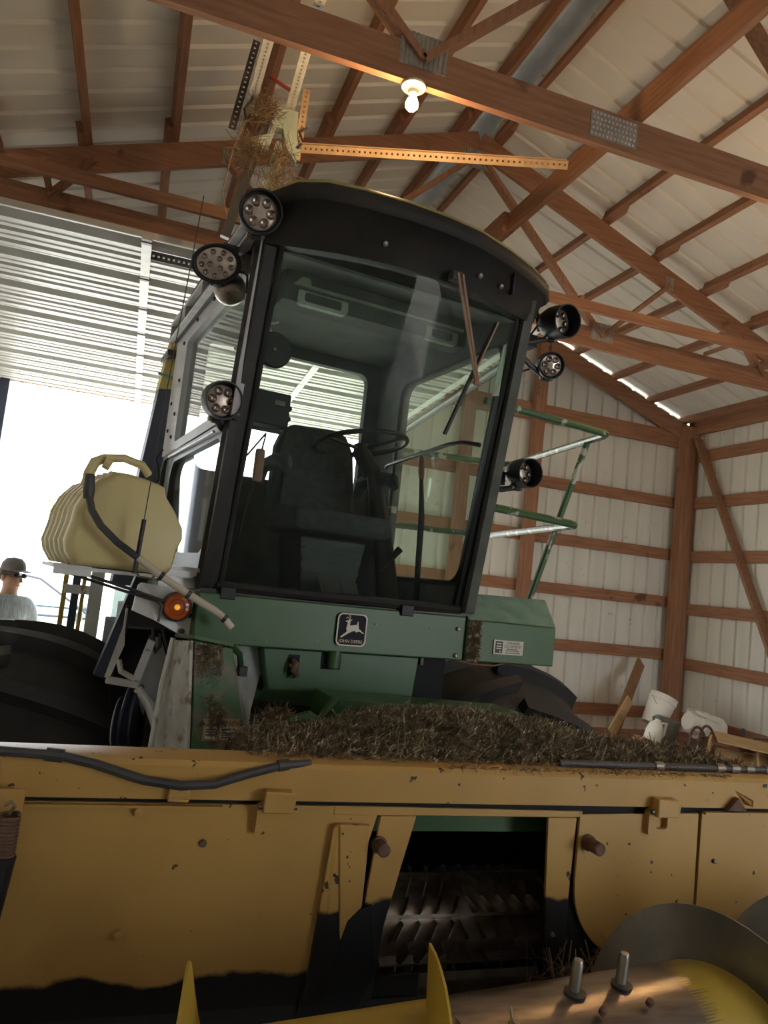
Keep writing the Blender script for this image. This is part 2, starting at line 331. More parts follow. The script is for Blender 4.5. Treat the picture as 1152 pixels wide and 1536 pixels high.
# trusses
def truss(y, label, ext, rz=0.0):
    t = thing('roof_truss', (XR, y, 4.0), label, 'truss', 'roof trusses', rz=rz)
    a, b = XL+0.02, XW-0.03
    MB().bar((a, y, 4.095), (b, y, 4.095), 0.04, 0.19).build('bottom_chord', 'wood_x', t, smooth=0)
    for sg in (1, -1):
        e = b if sg > 0 else a; n = NR if sg > 0 else NL; d = -n*0.1
        pa = Vector((XR, y, zc(XR)))+Vector((0, 0, -0.105)); pe = Vector((e, y, zc(e)+0.0))+d
        MB().bar(pa, pe, 0.04, 0.19, n).build('top_chord', 'wood_x', t, smooth=0)
        nd = (XR+sg*1.40, y, 4.12); mid = (XR+sg*2.10, y, zc(XR+sg*2.1)-0.16)
        MB().bar(nd, (XR+sg*0.05, y, 5.42), 0.036, 0.088, (0, 1, 0)).build('web', 'wood_z', t, smooth=0)
        MB().bar(nd, mid, 0.036, 0.088, (0, 1, 0)).build('web', 'wood_z', t, smooth=0)
        MB().bar((XR+sg*3.30, y, 4.13), (XR+sg*3.02, y, zc(XR+sg*3.02)-0.12), 0.036, 0.088, (0, 1, 0)).build('web', 'wood_z', t, smooth=0)
        for cx, cz, w, h in ((XR+sg*1.40, 4.16, 0.24, 0.17), (mid[0], mid[2]+0.02, 0.09, 0.13)):
            ribplate(cx, cz, y, w, h, t)
    ribplate(XR, 5.41, y, 0.26, 0.17, t)
    if ext: ribplate(2.04, 4.10, y, 0.28, 0.14, t, True)
    return t
def ribplate(cx, cz, y, w, h, t, dim=False):
    q = MB()
    if dim:                                  # punched plate with rows of dimples
        q.bb(cx-w/2, cx+w/2, y-0.0235, y-0.0205, cz-h/2, cz+h/2); p = q.build('nail_plate', 'plate_grey', t, smooth=0)
        d = MB()
        for i in range(12):
            for k in range(5): d.box((cx-w/2+w*(i+0.5+0.25*(k % 2))/12.5, y-0.025, cz-h/2+h*(k+0.5)/5), (0.010, 0.005, 0.012))
        tag(d.build('dimples', 'galvanised', p, smooth=0), kind='stuff'); return
    n = max(4, int(w/0.022)); prof = []
    for i in range(n):
        x = cx-w/2+w*i/n; prof += [(x, 0.021), (x+w/n*0.3, 0.026), (x+w/n*0.7, 0.026)]
    prof.append((cx+w/2, 0.021))
    rows = [[(x, y-d, cz+k*h/2) for x, d in prof]+[(cx+w/2, y-0.0195, cz+k*h/2), (cx-w/2, y-0.0195, cz+k*h/2)] for k in (-1, 1)]
    q.loft(rows, True, True); q.build('nail_plate', 'plate_grey', t, smooth=0)
truss(3.20, 'near brown roof truss with the lit bulb under its bottom chord', True)
truss(5.79, 'second brown roof truss, its peak between bulb and ridge, behind the cab', False, math.radians(1.2))
truss(0.76, 'roof truss overhead in front of the machine, nearest the viewer', False)
lb = thing('ridge_brace', (2.13, 2, 4.19), 'long brown brace board lying across the bottom chords toward the back', 'board')
MB().bar((2.19, -2.6, 4.265), (2.19, 4.9, 4.265), 0.04, 0.14).build('board', 'wood_y', lb, smooth=0)
MB().bar((2.148, 4.6, 4.265), (2.148, 7.9, 4.265), 0.04, 0.14).build('board', 'wood_y', lb, smooth=0)
tb = thing('tie_board', (2.0, 5.27, 4.1), 'thin pale brown board running crosswise just before the second truss', 'board')
MB().bar((-1.2, 5.26, 4.12), (5.4, 5.26, 4.12), 0.038, 0.085).build('board', 'wood_x', tb, smooth=0)
for x in (-0.9, 0.5, 3.2, 4.9): MB().bb(x-0.02, x+0.02, 5.24, 5.76, 4.163, 4.19).build('hanger_block', 'wood_y', tb, smooth=0)

# back wall
wb = bpy.data.objects.new('wall_back', None); COL.objects.link(wb); ORG[wb.name] = Vector(); tag(wb, kind='structure')
DX0, DX1, DZ = -1.40, 2.30, 3.26
def wpanel(x0, x1, zlo, parent):
    n = max(1, round((x1-x0)/0.2285)); prof = corr(n, (x1-x0)/n, 0.026, 0.028)
    lo = [(x0+s, YB+h) for s, h in prof]; hi = [(x0+s, YB+h+0.003) for s, h in prof][::-1]
    rows = [[(x, y, zlo) for x, y in lo+hi], [(x, y, zc(x)+0.076) for x, y in lo+hi]]
    return MB().loft(rows, True, True).build('wall_panel', 'sheet_wall', parent, smooth=0)
x = DX1
while x < XW-0.05:
    x2 = min(x+0.914, XW); wpanel(x, x2, 0.03, wb); x = x2
wpanel(XL, DX0, 0.03, wb)
x = DX0
for k in range(5):
    x2 = min(x+0.79, DX1); wpanel(x, x2, DZ, wb); x = x2
for z in (0.44, 1.18, 1.85, 2.46, 3.14):
    MB().bb(DX1, XW-0.06, YB-0.045, YB-0.002, z-0.075, z+0.065).build('girt', 'wood_x', wb, smooth=0)
    MB().bb(XL, DX0, YB-0.045, YB-0.002, z-0.07, z+0.07).build('girt', 'wood_x', wb, smooth=0)
MB().bb(XL, XW-0.06, YB-0.09, YB-0.046, 3.86, 4.07).build('header_board', 'wood_x', wb, smooth=0)
MB().bb(DX0, DX1, YB-0.09, YB-0.046, DZ, DZ+0.2).build('door_header', 'wood_x', wb, smooth=0)
for x in (3.50, 4.42): MB().bb(x-0.07, x+0.07, YB-0.19, YB-0.092, 0, zc(x)-0.1).build('post', 'wood_z', wb, smooth=0)
MB().bb(6.52, 6.68, YB-0.24, YB-0.10, 0, 4.12).build('corner_post', 'wood_z', wb, smooth=0)
MB().bb(6.68, 6.72, YB-0.24, YB-0.10, 0, 4.12).build('corner_post', 'wood_dark', wb, smooth=0)
for sg in (1, -1):
    e = XW-0.1 if sg > 0 else XL+0.1; n = NR if sg > 0 else NL
    MB().bar((XR, YB-0.11, zc(XR)-0.12), Vector((e, YB-0.11, zc(e)))-n*0.12, 0.04, 0.2, n).build('rafter', 'wood_x', wb, smooth=0)
for x in (DX0, DX1): MB().bb(x-0.05, x+0.05, YB-0.12, YB+0.03, 0, DZ+0.02).build('door_jamb', 'duct_dark', wb, smooth=0)

# side wall on the right
ws = bpy.data.objects.new('wall_right', None); COL.objects.link(ws); ORG[ws.name] = Vector(); tag(ws, kind='structure')
prof = corr(4, PWD/4, 0.024, 0.024); lo = [(XW+h, YB-s) for s, h in prof]; hi = [(XW+h+0.003, YB-s) for s, h in prof][::-1]
p0 = MB().loft([[(a, b, z) for a, b in lo+hi] for z in (0.03, 4.212)], True, True).build('wall_panel', 'sheet_wall', ws, smooth=0)
for i in range(1, 13): rep(p0, ws, (0, -PWD*i, 0))
for z in (0.42, 1.09, 1.77, 2.44, 3.13, 3.74):
    for ya, yb in ((YB-0.1, 4.1), (4.1, -0.3), (-0.3, YF)):
        MB().bb(XW-0.045, XW-0.002, yb, ya, z-0.07, z+0.07).build('girt', 'wood_y', ws, smooth=0)
MB().bb(XW-0.09, XW-0.047, YF, YB-0.10, 4.02, 4.205).build('top_plate', 'wood_y', ws, smooth=0)
for y in (5.64, 3.2, 0.76): MB().bb(XW-0.19, XW-0.092, y-0.2, y-0.06, 0, 4.1).build('post', 'wood_z', ws, smooth=0)
MB().bar((6.66, 7.84, 3.95), (6.66, 6.30, 1.05), 0.04, 0.12, (1, 0, 0)).build('brace', 'wood_dark', ws, smooth=0)
# left wall and the front wall behind the viewer
wl = MB().bb(XL-0.06, XL-0.02, YF, YB, 0, 4.18).build('wall_left', 'sheet_wall', smooth=0); tag(wl, kind='structure')
wf = bpy.data.objects.new('wall_front', None); COL.objects.link(wf); ORG[wf.name] = Vector(); tag(wf, kind='structure')
FX0, FX1, FZ = 4.4, 6.7, 3.1
MB().bb(XL, FX0, YF-0.04, YF, 0, 4.0).build('wall_panel', 'sheet_wall', wf, smooth=0)
MB().bb(FX1, XW, YF-0.04, YF, 0, 4.0).build('wall_panel', 'sheet_wall', wf, smooth=0)
MB().bb(FX0, FX1, YF-0.04, YF, FZ, 4.0).build('wall_panel', 'sheet_wall', wf, smooth=0)
MB().prism([(XL, YF, 4.0), (XW, YF, 4.0), (XR, YF, zc(XR)+0.1)], (0, -0.04, 0)).build('gable_panel', 'sheet_wall', wf, smooth=0)

# overhead door, run up level under the trusses
dr = bpy.data.objects.new('door_1', None); COL.objects.link(dr); ORG[dr.name] = Vector(); tag(dr, kind='structure')
ND = 7; ya, yb = 4.34, 7.96
def dz(y): return 3.44 - (y-ya)/(yb-ya)*0.20
for i in range(ND):
    y0 = ya+(yb-ya)*i/ND; y1 = ya+(yb-ya)*(i+1)/ND-0.006; L_ = y1-y0
    pr = [(0, 0), (0.02, 0), (0.05, 0.055), (0.12, 0.055), (0.15, 0), (0.20, 0), (0.21, 0.006), (0.225, 0.006), (0.235, 0), (0.275, 0), (0.29, 0.02), (0.315, 0.02), (0.33, 0),
          (0.37, 0), (0.38, 0.006), (0.395, 0.006), (0.405, 0), (0.45, 0), (0.465, 0.02), (0.49, 0.02), (0.505, 0), (L_, 0)]
    pr = [(s*L_/0.555 if s < L_ else s, h) for s, h in pr]
    lo = [(y0+s, dz(y0+s)+h) for s, h in pr]; hi = [(y, z+0.005) for y, z in lo][::-1]
    rows = [[(xx, y, z) for y, z in lo+hi] for xx in (DX0-0.1, DX1+0.1)]
    MB().loft(rows, True, True).build('door_panel', 'sheet_door', dr, smooth=0)
    for xx in (DX0-0.05, -0.16, 1.2, DX1+0.03):
        st = MB().bar((xx, y0+0.004, dz(y0)-0.006), (xx, y1-0.004, dz(y1)-0.006), 0.055, 0.006).build('stile', 'white_steel', dr, smooth=0)
        if xx == -0.16:
            h = MB(); h.bb(xx-0.03, xx+0.03, y0+0.03, y0+0.055, dz(y0)-0.018, dz(y0)-0.009); h.build('hinge', 'dark_steel', st, smooth=0)
for xx in (DX0-0.12, DX1+0.12):
    pts = [(xx, ya+0.35, dz(ya)-0.05), (xx, yb-0.45, dz(yb)-0.04), (xx, yb-0.2, dz(yb)-0.09), (xx, yb+0.0, dz(yb)-0.28), (xx, yb+0.05, dz(yb)-0.5), (xx, yb+0.05, 0.1)]
    MB().tube(pts, 0.03, 8).build('track', 'dark_steel', dr)
perf((-0.13, 4.46, 3.395), (0.70, 4.46, 3.395), 0.05, (0, 1, 0.15), 'dark_steel', dr, 'perforated_angle', hole=0.012, pitch=0.028)

# ================================================================ perforated hangers and nest above the cab
hg = thing('opener_hanger', (0.42, 4.0, 3.4), 'perforated steel strap frame hanging from the near truss above the cab', 'bracket')
perf((0.30, 2.6, 4.205), (0.285, 4.0, 4.205), 0.05, (0, 0.35, 1), 'pale_strap', hg, 'strap')
perf((0.44, 2.6, 4.215), (0.50, 4.12, 4.215), 0.05, (0, 0.35, 1), 'pale_strap', hg, 'strap')
MB().bar((0.32, 2.6, 4.232), (0.305, 4.0, 4.232), 0.004, 0.05).build('strap_flange', 'plate_grey', hg, smooth=0)
MB().bb(0.272, 0.31, 2.6, 4.0, 4.226, 4.230).build('strap_backing', 'plate_grey', hg, smooth=0)
MB().prism([(0.42, 2.6, 4.236), (0.455, 2.6, 4.236), (0.52, 4.12, 4.236), (0.485, 4.12, 4.236)], (0, 0, 0.004)).build('strap_backing', 'plate_grey', hg, smooth=0)
perf((0.27, 4.02, 4.56), (0.20, 4.02, 4.02), 0.04, (0, 1, 0), 'dark_steel', hg, 'strap', hole=0.012)
perf((0.575, 4.0, 4.36), (0.565, 4.0, 3.94), 0.04, (0, 1, 0), 'tan_strap', hg, 'upright')
perf((0.56, 3.99, 4.0), (1.93, 3.42, 4.0), 0.045, (0, 1, 0.3), 'tan_strap', hg, 'cross_strap')
MB().bar((0.57, 3.985, 4.02), (1.92, 3.425, 4.02), 0.04, 0.004).build('strap_flange', 'tan_strap', hg, smooth=0)
MB().bar((0.385, 4.0, 4.16), (0.24, 4.02, 3.41), 0.05, 0.04, (0, 1, 0)).build('hanger_rail', 'dark_steel', hg, smooth=0)
MB().bar((0.475, 4.03, 4.02), (0.375, 4.03, 3.46), 0.06, 0.03, (0, 1, 0)).build('hanger_channel', 'console_pale', hg, smooth=0)
MB().prism([(0.30, 3.98, 3.98), (0.40, 3.98, 4.03), (0.43, 3.98, 4.20), (0.54, 3.98, 4.20), (0.55, 3.98, 4.05), (0.58, 3.98, 3.98), (0.56, 3.98, 3.91), (0.50, 3.98, 3.98), (0.47, 3.98, 4.08), (0.43, 3.98, 4.08), (0.41, 3.98, 3.97), (0.32, 3.98, 3.93)], (0, 0.06, 0)).build('saddle_bracket', 'console_pale', hg, smooth=0)
MB().tube([(0.30, 3.97, 4.30), (0.28, 3.97, 4.18), (0.25, 3.97, 4.12), (0.27, 3.97, 4.05), (0.29, 3.97, 4.1)], 0.009, 6).build('spring_hook', 'dark_steel', hg)
MB().tube([(0.60, 3.97, 4.12), (0.56, 3.97, 4.08), (0.585, 3.97, 4.03), (0.56, 3.97, 3.99)], 0.007, 6).build('cable_clip', 'dark_steel', hg)
MB().tube([(0.36, 4.0, 4.37), (0.44, 3.99, 4.33), (0.52, 3.98, 4.30)], 0.010, 6).build('tie_strap', 'cord_red', hg)
def strands(q, n, fn, rad, ln, segs=3, drop=0.0):
    for _ in range(n):
        p = Vector(fn()); d = Vector((random.gauss(0, 1), random.gauss(0, 1), random.gauss(0, 0.7)-drop)).normalized()
        L_ = ln*random.uniform(0.4, 1.2); w = rad*random.uniform(0.6, 1.4)
        c = Vector((random.gauss(0, 1), random.gauss(0, 1), random.gauss(0, 1)))*0.4
        sd = d.cross(Vector((random.random(), random.random(), random.random()+0.1))).normalized()*w
        b = len(q.v)
        for k in range(segs+1):
            t = k/segs-0.5; x = p+d*(t*L_)+c*(t*t*L_)
            q.v += [x-sd, x+sd]
        for k in range(segs): q.f.append([b+2*k, b+2*k+1, b+2*k+3, b+2*k+2])
    return q
q = MB()
strands(q, 320, lambda: (random.gauss(0.30, 0.035), random.gauss(3.96, 0.03), random.gauss(3.88, 0.05)), 0.0012, 0.16, drop=0.6)
strands(q, 420, lambda: (random.gauss(0.47, 0.03), random.gauss(3.97, 0.03), random.uniform(3.5, 3.95)), 0.0012, 0.17, drop=1.0)
strands(q, 200, lambda: (random.gauss(0.36, 0.035), random.gauss(3.96, 0.03), random.gauss(4.15, 0.05)), 0.0012, 0.14)
tag(q.build('bird_nest', 'straw', org=(0.40, 3.96, 3.9), fix=False, smooth=0), 'ragged straw bird nest tangled in the strap frame above the cab', 'nest', kind='stuff')
cw = thing('pull_cord', (0.3, 3.9, 3.4), 'thin tan cord hanging down beside the dark hanger rail', 'cord')
MB().tube([(0.26, 3.90, 4.02), (0.215, 3.90, 3.85), (0.19, 3.9, 3.6), (0.23, 3.9, 3.46)], 0.004, 5).build('cord', 'straw', cw)

# bulb
def bulb(x, y, label, watts):
    bf = thing('bulb_fixture', (x, y, 4.0), label, 'lamp')
    MB().lathe([(0.01, 0.0), (0.056, 0.0), (0.058, -0.012), (0.045, -0.022), (0.026, -0.028), (0.022, -0.045), (0.01, -0.046)], (x, y, 3.999), (0, 0, 1), 24).build('lampholder', 'porcelain', bf)
    MB().lathe([(0.012, -0.044), (0.014, -0.055), (0.024, -0.072), (0.031, -0.092), (0.029, -0.11), (0.016, -0.124), (0.002, -0.128)], (x, y, 3.999), (0, 0, 1), 20).build('bulb', 'bulb_glow', bf)
    pl = bpy.data.lights.new('bulb_light', 'POINT'); pl.energy = watts; pl.color = (1.0, 0.62, 0.28); pl.shadow_soft_size = 0.03
    po = bpy.data.objects.new('bulb_light', pl); COL.objects.link(po); po.parent = bf; po.location = (0, 0, -0.17)
bulb(0.955, 3.2, 'white porcelain lampholder with a glowing bare bulb under the near truss', 3.5)
bulb(3.72, 3.2, 'bare bulb in a white lampholder farther right under the near truss', 7.0)

# ================================================================ the windrower (own frame: u right, v back, w up)
TH = math.radians(7.5)
wr = thing('windrower', (0.285, 2.95, 0), 'green self-propelled windrower with a big glass cab, standing in the shed', 'windrower', rz=TH, local=True)
def part(mb, name, m, p=None, **k): return mb.build(name, m, p or wr, **k)
CB, CT, REAR, UR = 1.57, 2.86, 1.12, 1.15
def bow(u): t = (u-0.57)/0.57; return 1-t*t
def gv(u, w):                                # windshield surface
    t = (w-CB)/(CT-CB); return -0.015*bow(u) - t*(0.27+0.13*bow(u))
# windshield
us = [0.03+1.09*i/16 for i in range(17)]
rows = [[(u, gv(u, w), w) for u in us] for w in [CB+0.02+(CT-CB-0.02)*j/8 for j in range(9)]]
part(MB().loft(rows, False), 'windshield', 'windshield', smooth=60)
# windshield frame
f = MB(); f.tube([(u, gv(u, CB+0.01)-0.012, CB+0.01) for u in us], 0.022, 8); part(f, 'sill_trim', 'frame_black')
f = MB(); f.bb(-0.03, 1.17, -0.03, 0.06, CB-0.02, CB+0.0); part(f, 'sill', 'frame_black', smooth=0)
for s, u0 in ((-1, 0.0), (1, 1.14)):
    q = MB(); lo = (u0, gv(0.57+s*0.57, CB)-0.01, CB-0.01); hi = (u0, gv(0.57+s*0.57, CT)-0.01, CT+0.03)
    if s < 0: q.prism([(u0-0.045, lo[1]+0.04, lo[2]), (u0-0.02, lo[1]-0.005, lo[2]), (u0+0.045, lo[1]-0.005, lo[2]), (u0+0.04, lo[1]+0.05, lo[2])], (0, hi[1]-lo[1], hi[2]-lo[2]))
    else: q.prism([(u0-0.035, lo[1]+0.05, lo[2]), (u0-0.035, lo[1]-0.005, lo[2]), (u0+0.03, lo[1]-0.005, lo[2]), (u0+0.05, lo[1]+0.05, lo[2])], (0, hi[1]-lo[1], hi[2]-lo[2]))
    part(q, 'front_pillar', 'frame_black', smooth=0, bevel=0.006)
    q = MB(); q.tube([(u0-s*0.045, lo[1]-0.012, lo[2]+0.02), (u0-s*0.045, hi[1]-0.012, hi[2]-0.02)], 0.010, 6); part(q, 'glass_seal', 'black_plastic')
for u in (0.07, 0.84): part(MB().bb(u-0.03, u+0.03, gv(u, CB)-0.05, gv(u, CB)-0.01, CB-0.035, CB+0.012), 'clamp', 'black_plastic', smooth=0, bevel=0.004)

# roof with bowed visor
plan = [(-0.03, -0.30), (0.03, -0.43), (0.12, -0.495), (0.25, -0.525), (0.42, -0.545), (0.58, -0.545), (0.74, -0.525), (0.92, -0.465), (1.08, -0.395), (1.20, -0.325), (1.265, -0.25)]
back = [(1.275, -0.1), (1.25, 0.5), (1.22, 1.22), (1.16, 1.26), (0.0, 1.26), (-0.05, 1.22), (-0.06, 0.5), (-0.05, -0.1)]
full = plan+back
def ins(p, d):
    cx, cy = 0.6, 0.4; x, y = p; L_ = math.hypot(x-cx, y-cy); k = (L_-d)/L_; return (cx+(x-cx)*k, cy+(y-cy)*k)
q = MB(); q.loft([[(*p, 2.955) for p in full], [(*ins(p, -0.012), 2.972) for p in full], [(*ins(p, -0.012), 3.0) for p in full], [(*ins(p, 0.004), 3.02) for p in full]], True)
part(q, 'roof_rim', 'visor_black', smooth=50)
q = MB(); q.loft([[(*ins(p, 0.0), 3.018) for p in full], [(*ins(p, 0.01), 3.034) for p in full], [(*ins(p, 0.10), 3.05) for p in full], [(*ins(p, 0.30), 3.075) for p in full]], True, True)
part(q, 'roof_cap', 'roof_tan', smooth=50)
inn = [(u, gv(min(max(u, 0), 1.14), CT)-0.02, CT-0.0) for u, v in plan]
inn = [(min(max(-0.02+1.2*i/10, -0.02), 1.18), 0, 0) for i in range(11)]
inn = [(u, gv(min(max(u, 0), 1.14), CT)-0.012, CT-0.025) for u, _, _ in inn]
mid = [((a[0]+b[0])/2, (a[1]*0.45+b[1]*0.55)-0.0, 2.925) for a, b in zip(plan, inn)]
q = MB(); q.loft([[(*p, 2.957) for p in plan], mid, inn, [(u, v+0.05, w) for u, v, w in inn], [(p[0], p[1]+0.06, 2.957) for p in plan]], False)
vis = part(q, 'visor', 'visor_black', smooth=40)
for u, d in ((0.38, 0.012), (0.80, 0.012), (0.92, 0.014), (0.985, 0.011)):
    v = gv(u, CT)-0.03-0.025; part(MB().lathe([(0.011, -0.012), (0.011, 0.0), (0.004, 0.004)], (u, v, 2.888), (0.1, -0.8, -0.5), 10), 'bolt', 'bolt_steel', vis)
part(MB().bb(0.955, 0.963, -0.445, -0.42, 2.86, 2.95), 'seam_strip', 'black_plastic', vis, smooth=0)
# ceiling, rear wall, floor and side walls
part(MB().bb(0.0, 1.15, -0.25, REAR, 2.935, 2.95), 'headliner', 'headliner', smooth=0)
part(MB().prism([(0.02, -0.26, 2.83), (1.12, -0.26, 2.83), (1.12, 0.14, 2.935), (0.02, 0.14, 2.935)], (0, 0, 0.012)), 'overhead_panel', 'headliner', smooth=0)
part(MB().bb(-0.02, 1.17, -0.02, REAR+0.03, CB-0.06, CB-0.021), 'cab_floor', 'cab_trim', smooth=0)
def plate(outer, hole, fn, off, name, m, p=None, bev=0.0): return part(MB().ring([fn(*a) for a in outer], [fn(*a) for a in hole], off), name, m, p, smooth=40)
N5 = 6
o_ = rr(0.0, 1.15, CB, 2.94, 0.02, N5); h_ = rr(0.10, 1.045, 2.16, 2.87, 0.06, N5)
rw = plate(o_, h_, lambda a, b: (a, REAR, b), (0, 0.05, 0), 'rear_wall', 'cab_trim')
part(MB().add([(0.10, REAR+0.03, 2.16), (1.045, REAR+0.03, 2.16), (1.045, REAR+0.03, 2.87), (0.10, REAR+0.03, 2.87)], [(0, 1, 2, 3)]), 'rear_glass', 'door_glass', rw, smooth=0)
# right side door
def sv(w): return -0.24*(w-CB)/(CT-CB)
def rdoor(a, b): return (1.125, a+ (sv(b) if a < 0.25 else 0), b)
o_ = rr(-0.06, REAR, CB, 2.93, 0.01, N5); h_ = rr(0.04, 0.80, 1.70, 2.76, 0.08, N5)
rd = plate(o_, h_, rdoor, (0.045, 0, 0), 'right_door', 'cab_trim')
part(MB().prism([rdoor(*p) for p in rr(0.02, 0.82, 1.68, 2.78, 0.08, N5)], (0.004, 0, 0)), 'door_pane', 'door_glass', rd, smooth=0)
hs = rr(0.04, 0.80, 1.70, 2.76, 0.08, N5); pts = [Vector(rdoor(*p))+Vector((-0.006, 0, 0)) for p in hs]
part(MB().tube(pts+[pts[0]], 0.011, 6), 'door_seal', 'black_plastic', rd)
part(MB().tube([(1.09, 0.84, 2.30), (1.07, 0.78, 2.305), (1.06, 0.12, 2.335), (1.075, 0.02, 2.335), (1.115, -0.06, 2.32)], 0.011, 8), 'grab_bar', 'black_plastic', rd)
part(MB().box((1.10, 0.73, 2.06), (0.03, 0.05, 0.035)).lathe([(0.012, 0), (0.012, 0.03)], (1.10, 0.73, 2.06), (-1, 0, 0), 8), 'door_latch', 'bolt_steel', rd)
# left side: upper pane, frame strips, lower pane
def ld(a, b): return (0.0, a+(sv(b) if a < 0.3 else 0), b)
o_ = rr(-0.03, 1.36, CB, 2.90, 0.02, N5); h_ = rr(0.03, 1.08, 2.25, 2.80, 0.03, N5)
# upper and lower halves as two ring plates
lu = plate(rr(-0.03, 1.34, 2.215, 2.90, 0.01, N5), rr(0.03, 1.02, 2.26, 2.79, 0.03, N5), ld, (-0.03, 0, 0), 'left_window_frame', 'grey_panel')
part(MB().prism([ld(*p) for p in rr(0.02, 1.03, 2.25, 2.80, 0.03, N5)], (-0.004, 0, 0)), 'window_pane', 'side_glass', lu, smooth=0)
for a, b in ((0.10, 2.845), (0.45, 2.845), (0.80, 2.845), (1.10, 2.80), (1.10, 2.6), (1.10, 2.42), (1.12, 2.30), (1.25, 2.5), (1.25, 2.35), (0.0, 2.55), (0.0, 2.50)):
    part(MB().lathe([(0.010, 0), (0.010, 0.006), (0.004, 0.009)], Vector(ld(a, b))+Vector((-0.03, 0, 0)), (-1, 0, 0), 8), 'rivet', 'black_plastic', lu)
lw = plate(rr(-0.03, 1.15, CB, 2.205, 0.01, N5), rr(0.05, 1.0, 1.70, 2.15, 0.09, N5), ld, (-0.03, 0, 0), 'left_door_frame', 'frame_black')
part(MB().prism([ld(*p) for p in rr(0.04, 1.01, 1.69, 2.16, 0.09, N5)], (-0.004, 0, 0)), 'window_pane', 'side_glass', lw, smooth=0)
part(MB().tube([ld(-0.02, 2.21), ld(0.5, 2.21), (-0.02, 1.05, 2.205), (-0.03, 1.16, 2.19), (-0.03, 1.22, 2.12), (-0.03, 1.22, 2.0)], 0.018, 8), 'door_edge_bar', 'frame_black', lw)
part(MB().tube([(-0.04, 0.06, 2.18), (-0.04, 1.05, 2.185)], 0.006, 6), 'chrome_edge', 'galvanised', lw)
part(MB().bb(-0.045, -0.03, 0.0, 1.1, 1.625, 1.64), 'lower_trim', 'galvanised', lw, smooth=0)
for a, b in ((1.20, 2.14), (1.21, 1.98)): part(MB().tube([(-0.05, a, b+0.1), (-0.075, a+0.02, b+0.05), (-0.06, a, b), (-0.05, a, b-0.06)], 0.005, 5), 'wire', 'black_plastic', lw)
# roof gutter with slots along the left side
g = MB(); g.bb(-0.075, -0.055, -0.22, 1.34, 2.95, 2.975).bb(-0.075, -0.055, -0.22, 1.34, 2.885, 2.90)
gt = part(MB().bb(-0.05, -0.031, -0.24, 1.34, 2.86, 2.955), 'roof_gutter', 'frame_black', smooth=0)
for i in range(5): part(MB().bb(-0.075, -0.05, -0.22+i*0.388, -0.205+i*0.388, 2.862, 2.953), 'gutter_rib', 'grey_panel', gt, smooth=0)
for z in (2.86, 2.947): part(MB().bb(-0.078, -0.05, -0.24, 1.345, z, z+0.013), 'gutter_lip', 'galvanised', gt, smooth=0)
# interior
c = part(MB().prism([(0.18, 0.10, 2.80), (0.18, 0.22, 2.80), (0.18, 0.30, 2.934), (0.18, 0.06, 2.934)], (0.90, 0, 0)), 'overhead_console', 'cab_trim', smooth=0)
for ua, ub, iw in ((0.24, 0.47, 0), (0.86, 1.03, 1)):
    b = part(MB().ring([(x, 0.085, z) for x, z in rr(ua, ub, 2.79, 2.86, 0.02, 4)], [(x, 0.085, z) for x, z in rr(ua+0.03, ub-0.03, 2.805, 2.845, 0.012, 4)], (0, 0.03, 0)), 'console_bezel', 'console_pale', c)
    part(MB().bb(ua+0.03, ub-0.03, 0.10, 0.115, 2.803, 2.847), 'inset', 'dark_steel', b, smooth=0)
part(MB().prism([(0.21, 0.07, 2.862), (0.27, 0.07, 2.925), (0.29, 0.07, 2.872), (1.05, 0.07, 2.872), (1.05, 0.07, 2.860)], (0, 0.012, 0)), 'console_trim', 'console_pale', c, smooth=0)
# roof-side fan and monitor
fn = part(MB().lathe([(0.0, 0.0), (0.070, 0.0), (0.076, 0.008), (0.076, 0.028), (0.05, 0.045), (0.0, 0.05)], (0.165, 0.07, 2.565), (0, 1, 0), 28), 'cab_fan', 'black_plastic')
part(MB().tube([(0.09, 0.09, 2.55), (0.03, 0.08, 2.53), (0.0, 0.06, 2.53)], 0.009, 6), 'fan_bracket', 'black_plastic', fn)
part(MB().lathe([(0.008, 0), (0.006, 0.006)], (0.165, 0.07, 2.565), (0, -1, 0), 8), 'hub_screw', 'bolt_steel', fn)
part(MB().tube([(0.15, 0.10, 2.64), (0.14, 0.12, 2.68), (0.18, 0.12, 2.70)], 0.006, 6), 'fan_hook', 'console_pale', fn)
mn = part(MB().bb(0.085, 0.265, 0.08, 0.18, 2.255, 2.395), 'monitor_box', 'black_plastic', smooth=0, bevel=0.006)
part(MB().bb(0.02, 0.085, 0.09, 0.15, 2.25, 2.28), 'bracket', 'black_plastic', mn, smooth=0)
part(MB().bb(0.195, 0.24, 0.074, 0.08, 2.34, 2.36), 'nameplate', 'grey_box', mn, smooth=0)
for z in (2.30, 2.345): part(MB().lathe([(0.012, 0), (0.012, 0.012), (0.008, 0.018)], (0.265, 0.12, z), (1, 0, 0), 10), 'knob', 'black_plastic', mn)
part(MB().bb(0.11, 0.25, 0.085, 0.1, 2.225, 2.24), 'lower_bar', 'black_plastic', mn, smooth=0)
mc = part(MB().bb(0.16, 0.20, 0.13, 0.16, 2.02, 2.16), 'handset', 'knob_wood', smooth=0, bevel=0.01)
part(MB().tube([(0.185, 0.14, 2.16), (0.19, 0.13, 2.225), (0.12, 0.12, 2.12), (0.06, 0.1, 2.17), (0.04, 0.09, 2.24)], 0.005, 5), 'cable', 'black_plastic', mc)
part(MB().tube([(0.17, 0.14, 2.02), (0.145, 0.14, 1.9), (0.13, 0.15, 1.75)], 0.006, 5), 'cable', 'black_plastic', mc)
